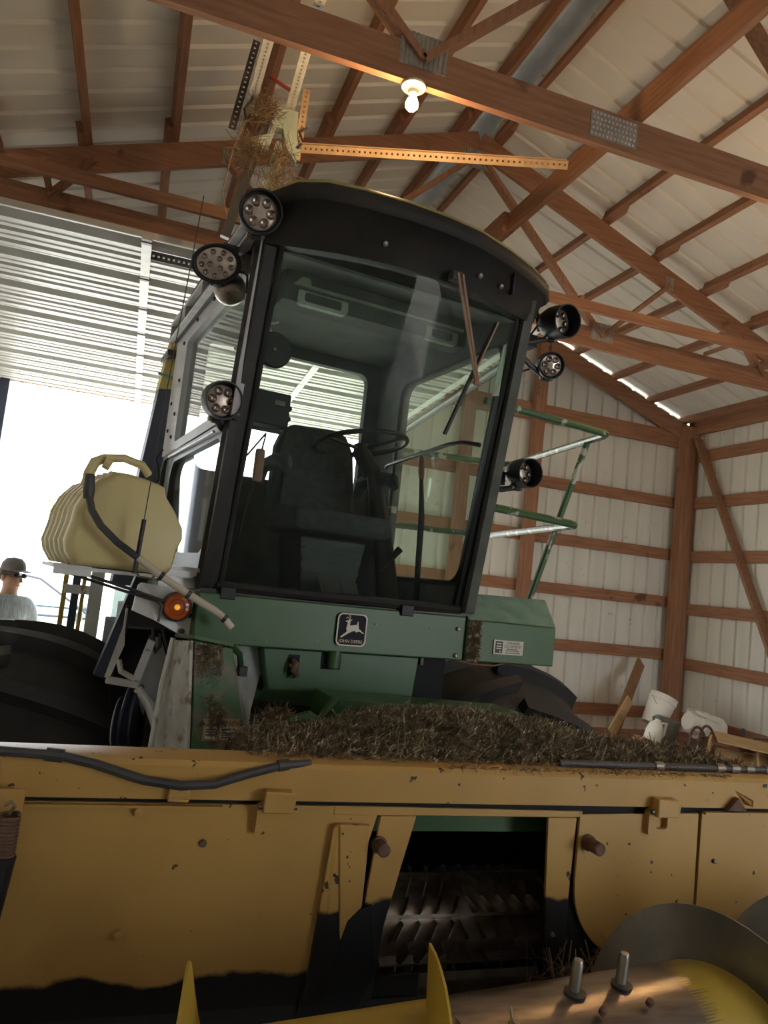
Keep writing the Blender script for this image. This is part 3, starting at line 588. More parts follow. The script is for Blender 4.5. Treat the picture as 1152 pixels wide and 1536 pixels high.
# seat
st = part(MB().prism([(0.40, 0.66, 1.93), (0.43, 0.74, 2.30), (0.47, 0.76, 2.40), (0.52, 0.77, 2.425), (0.75, 0.77, 2.435), (0.81, 0.76, 2.41), (0.85, 0.74, 2.32), (0.87, 0.66, 1.93)], (0, 0.10, 0)), 'seat_back', 'seat_fabric', smooth=50, bevel=0.02)
part(MB().prism([(0.44, 0.655, 2.0), (0.47, 0.715, 2.20), (0.80, 0.725, 2.22), (0.83, 0.655, 2.0)], (0, -0.02, -0.012)), 'back_pad', 'seat_fabric', st, smooth=50, bevel=0.008)
part(MB().bb(0.40, 0.88, 0.24, 0.70, 1.86, 1.96), 'seat_cushion', 'seat_fabric', bevel=0.03)
for u in (0.36, 0.905):
    part(MB().tube([(u, 0.76, 2.10), (u, 0.72, 2.17), (u, 0.5, 2.18), (u, 0.36, 2.16), (u, 0.33, 2.12)], [0.03, 0.036, 0.036, 0.034, 0.02], 10), 'armrest', 'seat_fabric')
sb = part(MB().prism([(0.46, 0.34, 1.84), (0.80, 0.34, 1.84), (0.76, 0.36, 1.57), (0.50, 0.36, 1.57)], (0, 0.30, 0)), 'seat_base', 'black_plastic', smooth=0, bevel=0.01)
for z in (1.63, 1.68, 1.73, 1.78): part(MB().bb(0.49, 0.77, 0.335, 0.35, z, z+0.014), 'bellows_rib', 'black_plastic', sb, smooth=0)
for u in (0.52, 0.62): part(MB().prism([(u, 0.10, 1.575), (u+0.07, 0.10, 1.575), (u+0.07, 0.19, 1.66), (u, 0.19, 1.66)], (0, 0.012, 0)), 'foot_pedal', 'dark_steel', smooth=0)
# side console on the right of the seat, left panel
sc_ = part(MB().prism([(0.90, 0.50, 1.57), (0.91, 0.52, 1.93), (0.91, 0.78, 1.98), (0.90, 0.80, 1.57)], (0.10, 0, 0)), 'side_console', 'cab_trim', smooth=0, bevel=0.01)
part(MB().ball((0.95, 0.55, 1.99), 0.045, 12, 8, (0.8, 0.8, 1.1)), 'lever_boot', 'grey_box', sc_)
part(MB().bb(0.02, 0.20, 0.75, 1.1, 1.57, 2.02), 'left_console', 'cab_trim', smooth=0, bevel=0.01)
# steering wheel
col = MB(); col.tube([(0.97, 0.40, 1.58), (0.93, 0.46, 1.9), (0.87, 0.52, 2.22)], [0.055, 0.05, 0.035], 12); sc2 = part(col, 'steering_column', 'black_plastic')
part(MB().tube([(0.87, 0.52, 2.20), (0.80, 0.55, 2.31)], [0.05, 0.042], 12), 'column_head', 'black_plastic', sc2)
C = Vector((0.80, 0.55, 2.345)); nrm = Vector((-0.10, 0.14, 1)).normalized(); ex = Vector((1, 0, 0.12)).normalized(); ey = nrm.cross(ex)
ring = [C+(ex*math.cos(2*math.pi*k/36)+ey*math.sin(2*math.pi*k/36))*0.232 for k in range(37)]
sw = part(MB().tube(ring, 0.0125, 8, False), 'steering_wheel', 'black_plastic')
for a in (200, 320, 80):
    t = math.radians(a); e = C+(ex*math.cos(t)+ey*math.sin(t))*0.228
    part(MB().bar(C-nrm*0.03, e, 0.022, 0.010, nrm), 'spoke', 'black_plastic', sw, smooth=0)
part(MB().lathe([(0.0, 0.01), (0.035, 0.005), (0.04, -0.03), (0.03, -0.05)], C-nrm*0.01, nrm, 14), 'hub', 'black_plastic', sw)
# levers
lv = part(MB().tube([(1.10, 0.36, 1.60), (1.085, 0.36, 2.0), (1.06, 0.36, 2.20)], [0.015, 0.016, 0.010], 8), 'drive_lever', 'black_plastic')
part(MB().tube([(1.062, 0.36, 2.19), (1.058, 0.36, 2.22), (1.052, 0.36, 2.29), (1.05, 0.36, 2.305)], [0.012, 0.016, 0.016, 0.008], 10), 'lever_grip', 'knob_wood', lv)
lv = part(MB().tube([(0.90, 0.36, 1.72), (0.955, 0.36, 1.80)], 0.008, 8), 'short_lever', 'black_plastic')
part(MB().tube([(0.945, 0.36, 1.785), (0.985, 0.36, 1.835)], [0.014, 0.018], 10), 'lever_grip', 'black_plastic', lv)
# wiper
def gw(u, w, d): return Vector((u, gv(u, w)-d, w))
wp = part(MB().box(gw(0.68, 2.845, 0.06), (0.05, 0.04, 0.035)), 'wiper_motor', 'dark_steel', smooth=0, bevel=0.006)
for du in (0.0, 0.022): part(MB().bar(gw(0.672+du, 2.85, 0.085), gw(0.905+du*0.6, 2.515, 0.045), 0.010, 0.006, (0, 1, 0)), 'wiper_arm', 'knob_wood', wp, smooth=0)
part(MB().box(gw(0.915, 2.51, 0.045), (0.035, 0.014, 0.014)), 'wiper_pivot', 'knob_wood', wp, smooth=0)
part(MB().bar(gw(0.955, 2.765, 0.022), gw(0.825, 2.29, 0.022), 0.010, 0.020, (0, 1, 0)), 'wiper_blade', 'black_plastic', wp, smooth=0)
part(MB().bar(gw(0.955, 2.765, 0.038), gw(0.888, 2.53, 0.038), 0.006, 0.008, (0, 1, 0)), 'blade_frame', 'knob_wood', wp, smooth=0)
part(MB().prism([(1.045, gv(1.06, 2.56)+0.01, 2.50), (1.085, gv(1.08, 2.56)+0.01, 2.51), (1.09, gv(1.09, 2.74)+0.02, 2.74), (1.06, gv(1.06, 2.74)+0.02, 2.72)], (0, 0.004, 0)), 'sticker', 'console_pale', smooth=0)

# work lights
def light(c, d, r, hood, name='work_light', face='led', cups=6, back=0.09, mnt=None, oval=1.0, tilt=0):
    c = Vector(c); d = Vector(d).normalized(); ref = Vector((0, 0, 1)); x = d.cross(ref).normalized(); y = x.cross(d).normalized()
    if tilt: x, y = (x*math.cos(tilt)+y*math.sin(tilt)), (y*math.cos(tilt)-x*math.sin(tilt))
    def row(rr_, t): return [c+d*t+x*(rr_*oval*math.cos(2*math.pi*k/28))+y*(rr_*math.sin(2*math.pi*k/28)) for k in range(28)]
    b = MB().loft([row(r*0.45, -back), row(r*0.8, -back*0.75), row(r*0.97, -back*0.3), row(r, 0), row(r, hood), row(r*0.93, hood), row(r*0.90, 0.004), row(r*0.80, 0.0), row(0.001, 0.0)], True)
    h = part(b, name, 'black_plastic', smooth=40)
    l = part(MB().loft([row(r*0.80, 0.001), row(r*0.80, 0.006), row(r*0.74, 0.009), row(0.001, 0.010)], True), 'lens', face, h, smooth=40)
    ring_ = [(0, 0)]+[(math.cos(2*math.pi*k/6), math.sin(2*math.pi*k/6)) for k in range(6)]
    if cups == 6: pos = [(0.50*r*a*oval, 0.50*r*b_) for a, b_ in ring_[1:]]; cr = r*0.23
    else: pos = [(0.26*r*a*oval, 0.26*r*b_) for a, b_ in ((1, 0), (-0.5, 0.9), (-0.5, -0.9))]+[(0.60*r*math.cos(2*math.pi*k/9)*oval, 0.60*r*math.sin(2*math.pi*k/9)) for k in range(9)]; cr = r*0.15
    for a, b_ in pos:
        p = c+x*a+y*b_+d*0.010
        q = MB().lathe([(cr, 0), (cr, 0.004), (cr*0.88, 0.005), (cr*0.5, 0.001), (0.001, 0.0)], p, d, 12); part(q, 'reflector', 'led_cup', h, smooth=40)
    if mnt:
        m = Vector(mnt); e = c-y*r*0.95-d*back*0.3
        part(MB().tube([e, (e+m)/2+Vector((0, 0, -0.01)), m], [0.012, 0.014, 0.016], 8), 'bracket', 'dark_steel', h)
        part(MB().box(e, (0.035, 0.03, 0.03)), 'swivel', 'black_plastic', h, smooth=0, bevel=0.004)
        part(MB().lathe([(0.012, -0.03), (0.012, 0.03)], e, x, 8), 'pivot_bolt', 'bolt_steel', h)
    return h
light((-0.073, -0.37, 2.895), (-0.15, -1, -0.28), 0.076, 0.035, back=0.10, mnt=(-0.07, -0.14, 2.84))
l2 = light((-0.15, -0.12, 2.775), (-0.18, -1, -0.42), 0.072, 0.012, cups=12, back=0.06, mnt=(-0.04, -0.10, 2.84), oval=1.28, tilt=-0.22)
light((-0.07, -0.13, 2.265), (0.10, -1, -0.12), 0.072, 0.045, back=0.07, mnt=(-0.02, -0.06, 2.17))
light((1.355, -0.22, 2.905), (0.05, -1, -0.16), 0.074, 0.075, back=0.09, mnt=(1.18, -0.12, 2.80))
light((1.40, -0.14, 2.735), (-0.30, -1, -0.30), 0.062, 0.02, face='led_lit_look', back=0.09, mnt=(1.20, -0.12, 2.78))
light((1.30, -0.13, 2.215), (0.05, -1, -0.05), 0.066, 0.07, back=0.07, mnt=(1.17, -0.06, 2.14))
q = MB(); q.lathe([(0.001, -0.045), (0.03, -0.038), (0.052, -0.02), (0.062, 0.01), (0.062, 0.05), (0.05, 0.07)], (-0.075, -0.05, 2.715), (0.25, 1, 0.55), 24); part(q, 'lamp_shell', 'bare_steel')
part(MB().bb(-0.14, 0.0, -0.14, -0.10, 2.83, 2.855), 'lamp_arm', 'dark_steel', smooth=0)
part(MB().box((-0.045, -0.13, 2.80), (0.04, 0.03, 0.07)), 'lamp_clevis', 'bolt_steel', smooth=0)
part(MB().bb(1.14, 1.30, -0.16, -0.10, 2.79, 2.845), 'lamp_arm', 'black_plastic', smooth=0)
part(MB().bb(1.12, 1.24, -0.10, -0.05, 2.155, 2.215), 'lamp_arm', 'black_plastic', smooth=0)
for p in (((1.25, -0.2, 2.98), (1.30, -0.16, 2.90), (1.27, -0.14, 2.84)), ((1.24, -0.14, 2.95), (1.29, -0.15, 2.93), (1.31, -0.15, 2.87)), ((1.18, -0.1, 2.70), (1.26, -0.1, 2.68), (1.34, -0.08, 2.72)), ((-0.10, -0.1, 2.83), (-0.03, -0.12, 2.76), (-0.02, -0.1, 2.70))):
    part(MB().tube(p, 0.005, 5), 'lamp_wire', 'black_plastic')

# green nose under the cab
st_ = part(MB().prism([(-0.04, -0.05, 1.365), (-0.04, -0.05, 1.555), (-0.04, 0.30, 1.555), (-0.04, 0.30, 1.365)], (1.18, 0, 0)), 'front_panel', 'green', smooth=0, bevel=0.006)
for u, w in ((1.10, 1.50), (1.10, 1.385)): part(MB().lathe([(0.010, 0), (0.010, 0.008), (0.005, 0.012)], (u, -0.05, w), (0, -1, 0), 8), 'bolt', 'bolt_steel', st_)
for u in (0.10, 0.14, 0.6, 0.86): part(MB().lathe([(0.004, 0), (0.003, 0.005)], (u+0.1, -0.05, 1.39+0.1*(u > 0.5)), (0, -1, 0), 6), 'rivet', 'green_rail', st_)
bx = part(MB().prism([(1.142, -0.06, 1.365), (1.142, -0.06, 1.545), (1.142, 0.45, 1.545), (1.142, 0.45, 1.365)], (0.485, 0, 0)), 'step_box', 'green', smooth=0, bevel=0.005)
q = MB(); strands(q, 1500, lambda: (random.uniform(1.150, 1.205)+random.gauss(0, 0.004), -0.068, random.uniform(1.37, 1.54)), 0.0012, 0.028)
q.prism([(1.148, -0.061, 1.368), (1.212, -0.061, 1.368), (1.200, -0.061, 1.42), (1.206, -0.061, 1.47), (1.196, -0.061, 1.54), (1.152, -0.061, 1.542)], (0, -0.006, 0))
tag(q.build('stuck_chaff', 'hay', bx, fix=False, smooth=0), kind='stuff')
dk = part(MB().add([(1.285, -0.0665, 1.405), (1.445, -0.0665, 1.405), (1.445, -0.0665, 1.468), (1.285, -0.0665, 1.468), (1.285, -0.062, 1.405), (1.445, -0.062, 1.405), (1.445, -0.062, 1.468), (1.285, -0.062, 1.468)], [(0, 1, 2, 3), (0, 4, 5, 1), (1, 5, 6, 2), (2, 6, 7, 3), (3, 7, 4, 0)]), 'dealer_sticker', 'decal_white', bx, smooth=0)
EX, EY = (1, 0, 0), (0, 0, 1)
def quad(u0, u1, w0, w1, v, name, m, p): return part(MB().add([(u0, v, w0), (u1, v, w0), (u1, v, w1), (u0, v, w1)], [(0, 1, 2, 3)]), name, m, p, smooth=0)
# the sticker's own print is a third level: hang it on the box's sticker
quad(1.293, 1.332, 1.411, 1.462, -0.0672, 'emblem_block', 'decal_ink', bx)
for z in (1.452, 1.440, 1.430): quad(1.299, 1.326, z-0.002, z+0.003, -0.0676, 'emblem_line', 'decal_white', bx)
quad(1.316, 1.324, 1.415, 1.421, -0.0676, 'emblem_mark', 'decal_white', bx)
text('SHEARER', 'sticker_print', 'decal_ink', bx, (1.388, -0.0668, 1.456), EX, EY, 0.0175)
text('EQUIPMENT', 'sticker_print', 'decal_ink', bx, (1.390, -0.0668, 1.441), EX, EY, 0.0175)
for z, a, b in ((1.4295, 1.355, 1.415), (1.4225, 1.350, 1.425), (1.4135, 1.348, 1.430)): quad(a, b, z-0.0016, z+0.0016, -0.0670, 'sticker_line', 'decal_ink', bx)
part(MB().prism([(1.15, -0.055, 1.547), (1.627, -0.055, 1.547), (1.70, 0.13, 1.665), (1.15, 0.13, 1.655)], (0, 0.01, 0.003)), 'step_tread', 'green_teal', smooth=0)
part(MB().bb(1.15, 1.70, 0.14, 0.75, 1.50, 1.655), 'platform', 'green', smooth=0, bevel=0.006)
# marker lamps
def marker(c, d, r):
    h = part(MB().lathe([(r*1.12, -0.03), (r*1.12, 0.004), (r, 0.008), (r*0.99, -0.0)], c, d, 28), 'marker_lamp', 'dark_steel')
    part(MB().lathe([(r, 0.002), (r*0.97, 0.012), (r*0.85, 0.022), (r*0.62, 0.026), (r*0.58, 0.022), (r*0.30, 0.030), (0.001, 0.034)], c, d, 28), 'amber_lens', 'amber', h)
    part(MB().ball(Vector(c)+Vector(d).normalized()*0.034, r*0.22, 12, 8), 'lamp_core', 'amber_core', h)
marker((-0.105, -0.01, 1.49), (-0.15, -1, 0.0), 0.050)
marker((1.645, 0.05, 1.445), (1, -0.12, 0), 0.045)
# badge
def Bz(x, y):                                # badge artwork coordinates -> panel
    x, y = x-270, y-180; det = 578*540+57*57
    a = (x*540+y*57)/det; b = (-x*57+y*578)/det
    return (0.528+a*0.128, 1.524-b*0.125)
BV = -0.052
pl_ = part(MB().prism([(x, BV, z) for x, z in rr(0.525, 0.659, 1.393, 1.527, 0.022, 6)], (0, -0.008, 0)), 'emblem_plate', 'badge_black', st_, smooth=0)
part(MB().ring([(x, BV-0.0085, z) for x, z in rr(0.526, 0.658, 1.394, 1.526, 0.022, 6)], [(x, BV-0.0085, z) for x, z in rr(0.5315, 0.6525, 1.3995, 1.5205, 0.018, 6)], (0, -0.002, 0)), 'emblem_border', 'cream', st_, smooth=0)
deer = [(405,322),(450,315),(480,300),(500,312),(535,302),(532,320),(503,326),(490,410),(560,405),(640,398),(645,355),(655,345),(666,355),(662,400),(668,440),(672,485),(705,490),(735,530),(772,545),(765,566),(735,552),(690,520),(610,530),(590,505),(540,512),(450,545),(320,612),(298,603),(330,575),(420,520),(430,500),(420,460),(435,400),(450,360),(440,345),(412,338)]
part(MB().prism([(*[Bz(*p)[0]], BV-0.0085, Bz(*p)[1]) for p in deer], (0, -0.0018, 0)), 'leaping_deer', 'cream', st_, smooth=0)
for ln in ([(490,305),(507,245),(492,218)], [(500,265),(468,232)], [(492,290),(440,268),(415,275)], [(465,280),(440,250)]):
    part(MB().tube([(Bz(*p)[0], BV-0.0095, Bz(*p)[1]) for p in ln], 0.0011, 4), 'antler', 'cream', st_)
text('JOHN DEERE', 'emblem_lettering', 'cream', st_, (0.592, BV-0.0088, 1.413), EX, EY, 0.0185)
# socket pipe under the badge and belly panel
by = [(0.25, 1.36), (0.95, 1.36), (0.94, 1.20), (0.885, 1.105), (0.235, 1.135), (0.285, 1.20)]
bd = part(MB().loft([[(0.25, 0.0, 1.36), (0.95, 0.0, 1.36), (0.95, 0.5, 1.36), (0.25, 0.5, 1.36)], [(0.29, 0.0, 1.20), (0.935, 0.0, 1.185), (0.935, 0.5, 1.19), (0.29, 0.5, 1.20)], [(0.235, 0.10, 1.11), (0.885, 0.10, 1.06), (0.885, 0.5, 1.06), (0.235, 0.5, 1.11)]], True, True), 'belly_panel', 'green', smooth=0, bevel=0.004)
part(MB().bb(0.50, 0.585, -0.004, 0.0, 1.29, 1.358), 'socket_shade', 'cavity', bd, smooth=0)  # flat dark plate, the shade of a recess put into its colour
part(MB().lathe([(0.030, 0), (0.030, 0.035), (0.027, 0.036), (0.027, 0.075)], (0.545, -0.02, 1.375), (0, 0, -1), 18), 'socket_pipe', 'green', bd)
part(MB().bb(0.36, 0.405, -0.004, 0.0, 1.26, 1.34), 'latch_shade', 'cavity', bd, smooth=0)  # dark plate on the flat face, painted as a shaded slot
part(MB().tube([(0.37, -0.02, 1.325), (0.38, -0.035, 1.31), (0.375, -0.035, 1.28), (0.39, -0.03, 1.265), (0.375, -0.02, 1.255)], [0.008, 0.013, 0.014, 0.013, 0.008], 8), 'latch_hook', 'rusty', bd)
part(MB().bb(0.36, 0.375, -0.03, 0, 1.295, 1.305), 'latch_pin', 'bolt_steel', bd, smooth=0)
part(MB().bb(0.96, 0.975, 0.0, 0.05, 1.33, 1.365), 'cable_lug', 'dark_steel', smooth=0)
part(MB().tube([(1.12, -0.03, 1.365), (1.2, -0.03, 1.352), (1.32, -0.03, 1.35), (1.4, 0.0, 1.36)], 0.004, 5), 'sagging_wire', 'knob_wood')
# lower cross beam with red-lettered decal and end bracket
bm_ = part(MB().prism([(0.45, -0.30, 1.225), (1.30, -0.30, 1.19), (1.36, -0.30, 1.16), (1.36, -0.30, 1.05), (0.44, -0.30, 1.05)], (0, 0.22, 0)), 'lift_beam', 'green', smooth=0, bevel=0.004)
part(MB().prism([(0.44, -0.31, 1.222), (0.455, -0.33, 1.225), (0.49, -0.33, 1.10), (0.36, -0.31, 1.10)], (0, 0.03, 0)), 'gusset', 'green', bm_, smooth=0)
part(MB().tube([(0.42, -0.30, 1.12), (0.36, -0.28, 1.15), (0.30, -0.26, 1.13)], [0.02, 0.025, 0.02], 8), 'pin_arm', 'green', bm_)
part(MB().tube([(0.375, -0.34, 1.08), (0.365, -0.34, 1.115), (0.385, -0.34, 1.13), (0.405, -0.34, 1.115), (0.40, -0.34, 1.08)], 0.008, 8), 'shackle', 'grey_box', bm_)
quad(0.73, 0.90, 1.165, 1.200, -0.302, 'danger_decal', 'decal_white', bm_)
quad(0.795, 0.90, 1.172, 1.200, -0.303, 'danger_band', 'decal_red', bm_)
text('\u25B2 DANGER', 'danger_lettering', 'decal_white', bm_, (0.850, -0.3035, 1.186), EX, EY, 0.019)
# left divider shield: dirty green front, rust-streaked pale side
dv = part(MB().prism([(-0.055, -0.16, 1.385), (0.085, -0.16, 1.365), (0.185, -0.22, 0.95), (-0.025, -0.22, 0.95)], (0, 0.02, 0)), 'divider_shield', 'green_dirty', smooth=0, bevel=0.004)
part(MB().prism([(-0.06, -0.155, 1.383), (-0.03, -0.215, 0.95), (-0.10, 0.06, 0.95), (-0.085, 0.06, 1.36)], (-0.01, 0, 0)), 'divider_side', 'rust_white', smooth=0)
part(MB().prism([(-0.085, 0.06, 1.372), (-0.06, -0.165, 1.392), (0.085, -0.165, 1.372), (0.06, 0.06, 1.36)], (0, 0, 0.012)), 'divider_cap', 'green_dirty', smooth=0)
part(MB().tube([(-0.095, 0.03, 1.37), (-0.12, 0.0, 1.2), (-0.135, -0.03, 0.98)], 0.010, 8), 'divider_rod', 'white_steel')
q = MB(); strands(q, 1400, lambda: (-0.045+random.betavariate(1.2, 1.6)*0.10, -0.168-random.random()*0.006, 1.37-abs(random.gauss(0, 0.10))), 0.001, 0.03)
strands(q, 300, lambda: (0.03+random.gauss(0, 0.02), -0.195, random.uniform(1.0, 1.2)), 0.001, 0.03)
tag(q.build('stuck_chaff', 'hay', dv, fix=False, smooth=0), kind='stuff')
dn = Vector((0, -0.99, -0.14)); ux = Vector((1, 0, -0.02)).normalized(); uy = Vector((0.03, 0.14, 0.985)).normalized()
def dvp(u, w, d=0.002): return Vector((u, -0.16-0.06*(1.385-w)/0.435-d, w))
def dq(u0, u1, w0, w1, d, name, m): return part(MB().add([dvp(u0, w0, d), dvp(u1, w0, d), dvp(u1+0.0, w1, d), dvp(u0, w1, d)], [(0, 1, 2, 3)]), name, m, dv, smooth=0)
dq(0.002, 0.132, 1.045, 1.122, 0.002, 'warning_decal', 'decal_yellow')
dq(0.010, 0.124, 1.052, 1.092, 0.003, 'warning_field', 'decal_white')
text('\u25B2 WARNING', 'warning_lettering', 'decal_ink', dv, dvp(0.067, 1.106, 0.0026), (1, 0, 0), (0, 0.14, 0.99), 0.027)
for z, a, b in ((1.086, 0.070, 0.122), (1.073, 0.070, 0.122), (1.066, 0.070, 0.122), (1.058, 0.07, 0.10), (1.084, 0.012, 0.045), (1.076, 0.012, 0.04), (1.066, 0.012, 0.045)): dq(a, b, z-0.0025, z+0.0025, 0.004, 'print_line', 'decal_ink')
q = MB(); random.seed(5); strands(q, 500, lambda: (0.050+random.gauss(0, 0.012), dvp(0, 1.09).y-0.004, random.uniform(1.0, 1.16)), 0.0014, 0.022)
tag(q.build('mud_streak', 'hay', dv, fix=False, smooth=0), kind='stuff')
part(MB().loft([[(0.10, -0.05, 1.36), (0.17, 0.05, 1.36), (0.25, 0.08, 1.36)], [(0.13, -0.07, 1.25), (0.19, 0.03, 1.25), (0.27, 0.06, 1.25)], [(0.17, -0.09, 1.12), (0.21, 0.0, 1.12), (0.24, 0.03, 1.12)], [(0.18, -0.1, 1.0), (0.21, -0.02, 1.0), (0.23, 0.0, 1.0)]], False), 'curved_chute', 'galvanised', smooth=60)
part(MB().tube([(0.09, -0.12, 1.37), (0.13, -0.10, 1.34), (0.15, -0.06, 1.30), (0.15, -0.05, 1.27)], 0.012, 6), 'chute_bracket', 'green')
part(MB().box((0.155, -0.08, 1.275), (0.03, 0.03, 0.035)), 'chute_stay', 'dark_steel', smooth=0)
# left side machinery
ss = part(MB().prism([(-0.255, 0.05, 1.46), (-0.245, 0.05, 1.555), (-0.235, 0.05, 1.565), (-0.04, 0.02, 1.555), (-0.035, 0.02, 1.37), (-0.075, 0.02, 1.385), (-0.17, 0.03, 1.43)], (0, 0.012, 0)), 'side_plate', 'galvanised', smooth=0)
part(MB().bb(-0.20, -0.03, 0.03, 0.30, 1.60, 1.625), 'support_shelf', 'galvanised', smooth=0)
part(MB().bb(-0.17, -0.02, 0.06, 0.075, 1.56, 1.64), 'support_plate', 'galvanised', smooth=0)
for u, w in ((-0.05, 1.46), (-0.07, 1.40), (-0.045, 1.60)): part(MB().lathe([(0.010, 0), (0.010, 0.01), (0.005, 0.014)], (u, 0.02, w), (0, -1, 0), 8), 'bolt', 'dark_steel', ss)
part(MB().tube([(-0.52, 0.1, 1.58), (-0.30, 0.02, 1.53), (-0.18, -0.01, 1.505), (-0.16, -0.01, 1.49), (-0.165, -0.01, 1.43)], 0.006, 6), 'stay_rod', 'dark_steel')
part(MB().tube([(-0.46, 0.05, 1.58), (-0.28, 0.0, 1.54), (-0.15, -0.02, 1.505)], 0.0065, 6), 'stay_rod', 'dark_steel')
part(MB().bar((-0.16, 0.36, 1.70), (-0.30, 0.36, 1.17), 0.05, 0.05, (0, 1, 0)), 'leaning_strut', 'duct_dark', smooth=0)
part(MB().prism([(-0.235, 0.33, 1.40), (-0.285, 0.33, 1.17), (-0.265, 0.33, 1.165), (-0.225, 0.33, 1.30)], (0, 0.01, 0)), 'pale_gusset', 'white_steel', smooth=0)
part(MB().prism([(-0.12, 0.40, 1.34), (-0.07, 0.40, 1.33), (-0.04, 0.40, 1.25), (-0.03, 0.40, 1.1), (-0.05, 0.40, 0.95), (-0.11, 0.40, 1.02), (-0.15, 0.40, 1.14)], (0, 0.012, 0)), 'pale_shield', 'white_steel', smooth=0)
part(MB().bar((-0.125, 0.30, 1.33), (-0.165, 0.30, 1.17), 0.03, 0.03, (0, 1, 0)), 'pale_link', 'white_steel', smooth=0, bevel=0.004)
part(MB().bar((-0.28, 0.30, 1.165), (-0.16, 0.30, 1.15), 0.04, 0.025, (0, 0, 1)), 'pale_arm', 'white_steel', smooth=0)
part(MB().tube([(-0.24, 0.32, 1.24), (-0.23, 0.30, 1.20), (-0.17, 0.30, 1.17)], 0.012, 6), 'pale_pipe', 'white_steel')
part(MB().tube([(-0.13, 0.33, 1.45), (-0.12, 0.30, 1.32), (-0.105, 0.30, 1.28), (-0.09, 0.30, 1.31), (-0.095, 0.31, 1.36)], 0.008, 6), 'hydraulic_hose', 'rubber_hose')
part(MB().tube([(-0.11, 0.33, 1.45), (-0.08, 0.30, 1.35), (-0.05, 0.30, 1.28)], 0.007, 6), 'hydraulic_hose', 'rubber_hose')
part(MB().bb(-0.24, -0.02, 0.30, 0.60, 1.38, 1.46), 'dark_hanger', 'dark_steel', smooth=0)
part(MB().bb(-0.245, -0.238, 0.28, 0.30, 1.37, 1.45), 'pale_clip', 'white_steel', smooth=0)
part(MB().tube([(-0.16, 0.28, 1.14), (-0.11, 0.26, 1.08), (-0.08, 0.22, 1.01), (-0.03, 0.18, 0.96), (0.0, 0.14, 0.90)], [0.018, 0.02, 0.02, 0.018, 0.014], 10), 'belt_run', 'white_steel')
def pulley(c, r, w_, ax=(1, -0.35, 0)):
    p = part(MB().lathe([(r*0.2, -w_/2), (r*0.86, -w_/2), (r, -w_/2), (r, -w_*0.35), (r*0.82, 0), (r, w_*0.35), (r, w_/2), (r*0.86, w_/2), (r*0.8, w_*0.2), (r*0.2, w_*0.2)], c, ax, 30), 'belt_pulley', 'duct_dark')
    a = Vector(ax).normalized()
    x = a.cross(Vector((0, 0, 1))).normalized(); y = a.cross(x)
    part(MB().tube([Vector(c)-a*w_*0.52+(x*math.cos(2*math.pi*k/30)+y*math.sin(2*math.pi*k/30))*r*0.93 for k in range(31)], 0.005, 5, False), 'pulley_rim', 'white_steel', p)
pulley((-0.20, 0.30, 1.0), 0.10, 0.03); pulley((-0.155, 0.34, 1.01), 0.135, 0.04); pulley((-0.06, 0.14, 0.95), 0.075, 0.035, (1, -0.2, 0))
part(MB().prism([(-0.10, 0.05, 0.98), (-0.04, 0.05, 0.985), (-0.03, 0.05, 0.88), (-0.12, 0.05, 0.88)], (0, 0.03, 0)), 'bearing_plate', 'dark_steel', smooth=0)
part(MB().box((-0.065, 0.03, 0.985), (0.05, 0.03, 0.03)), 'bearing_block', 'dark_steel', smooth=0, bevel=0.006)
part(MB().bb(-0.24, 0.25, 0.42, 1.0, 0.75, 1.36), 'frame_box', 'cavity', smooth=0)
part(MB().bb(-0.10, 1.30, 0.35, 0.75, 0.45, 1.05), 'main_axle', 'dark_steel', smooth=0)
part(MB().bb(0.0, 1.16, 1.2, 2.9, 0.85, 1.85), 'engine_hood', 'green', smooth=0, bevel=0.04)
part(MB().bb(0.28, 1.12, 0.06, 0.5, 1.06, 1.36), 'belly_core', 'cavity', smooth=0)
fd = part(MB().lathe([(0.14, -0.05), (0.15, -0.03), (0.15, 0.10), (0.14, 0.12)], (1.10, 0.42, 1.10), (1, 0, 0), 24), 'wheel_hub_cover', 'black_plastic')
# handrails
def rail(pts, r=0.019):                      # rounded bends
    P = [Vector(p) for p in pts]; o = [P[0]]
    for i in range(1, len(P)-1):
        a, b, c = P[i-1], P[i], P[i+1]; d1 = (a-b).normalized()*0.05; d2 = (c-b).normalized()*0.05
        for t in (0, 0.25, 0.5, 0.75, 1): o.append((b+d1)*(1-t)**2+b*2*t*(1-t)+(b+d2)*t*t)
    o.append(P[-1]); return MB().tube(o, r, 10)
part(rail([(1.16, 0.0, 2.545), (1.90, 0.0, 2.525), (2.12, 1.15, 2.52), (1.3, 1.3, 2.5)]), 'handrail', 'green_rail')
part(rail([(1.16, 0.0, 2.065), (1.75, 0.0, 2.045), (2.0, 1.15, 2.04), (1.3, 1.3, 2.03)]), 'handrail', 'green_rail')
part(rail([(1.94, 0.20, 2.52), (1.73, 0.30, 1.66)], 0.017), 'rail_post', 'green_rail')
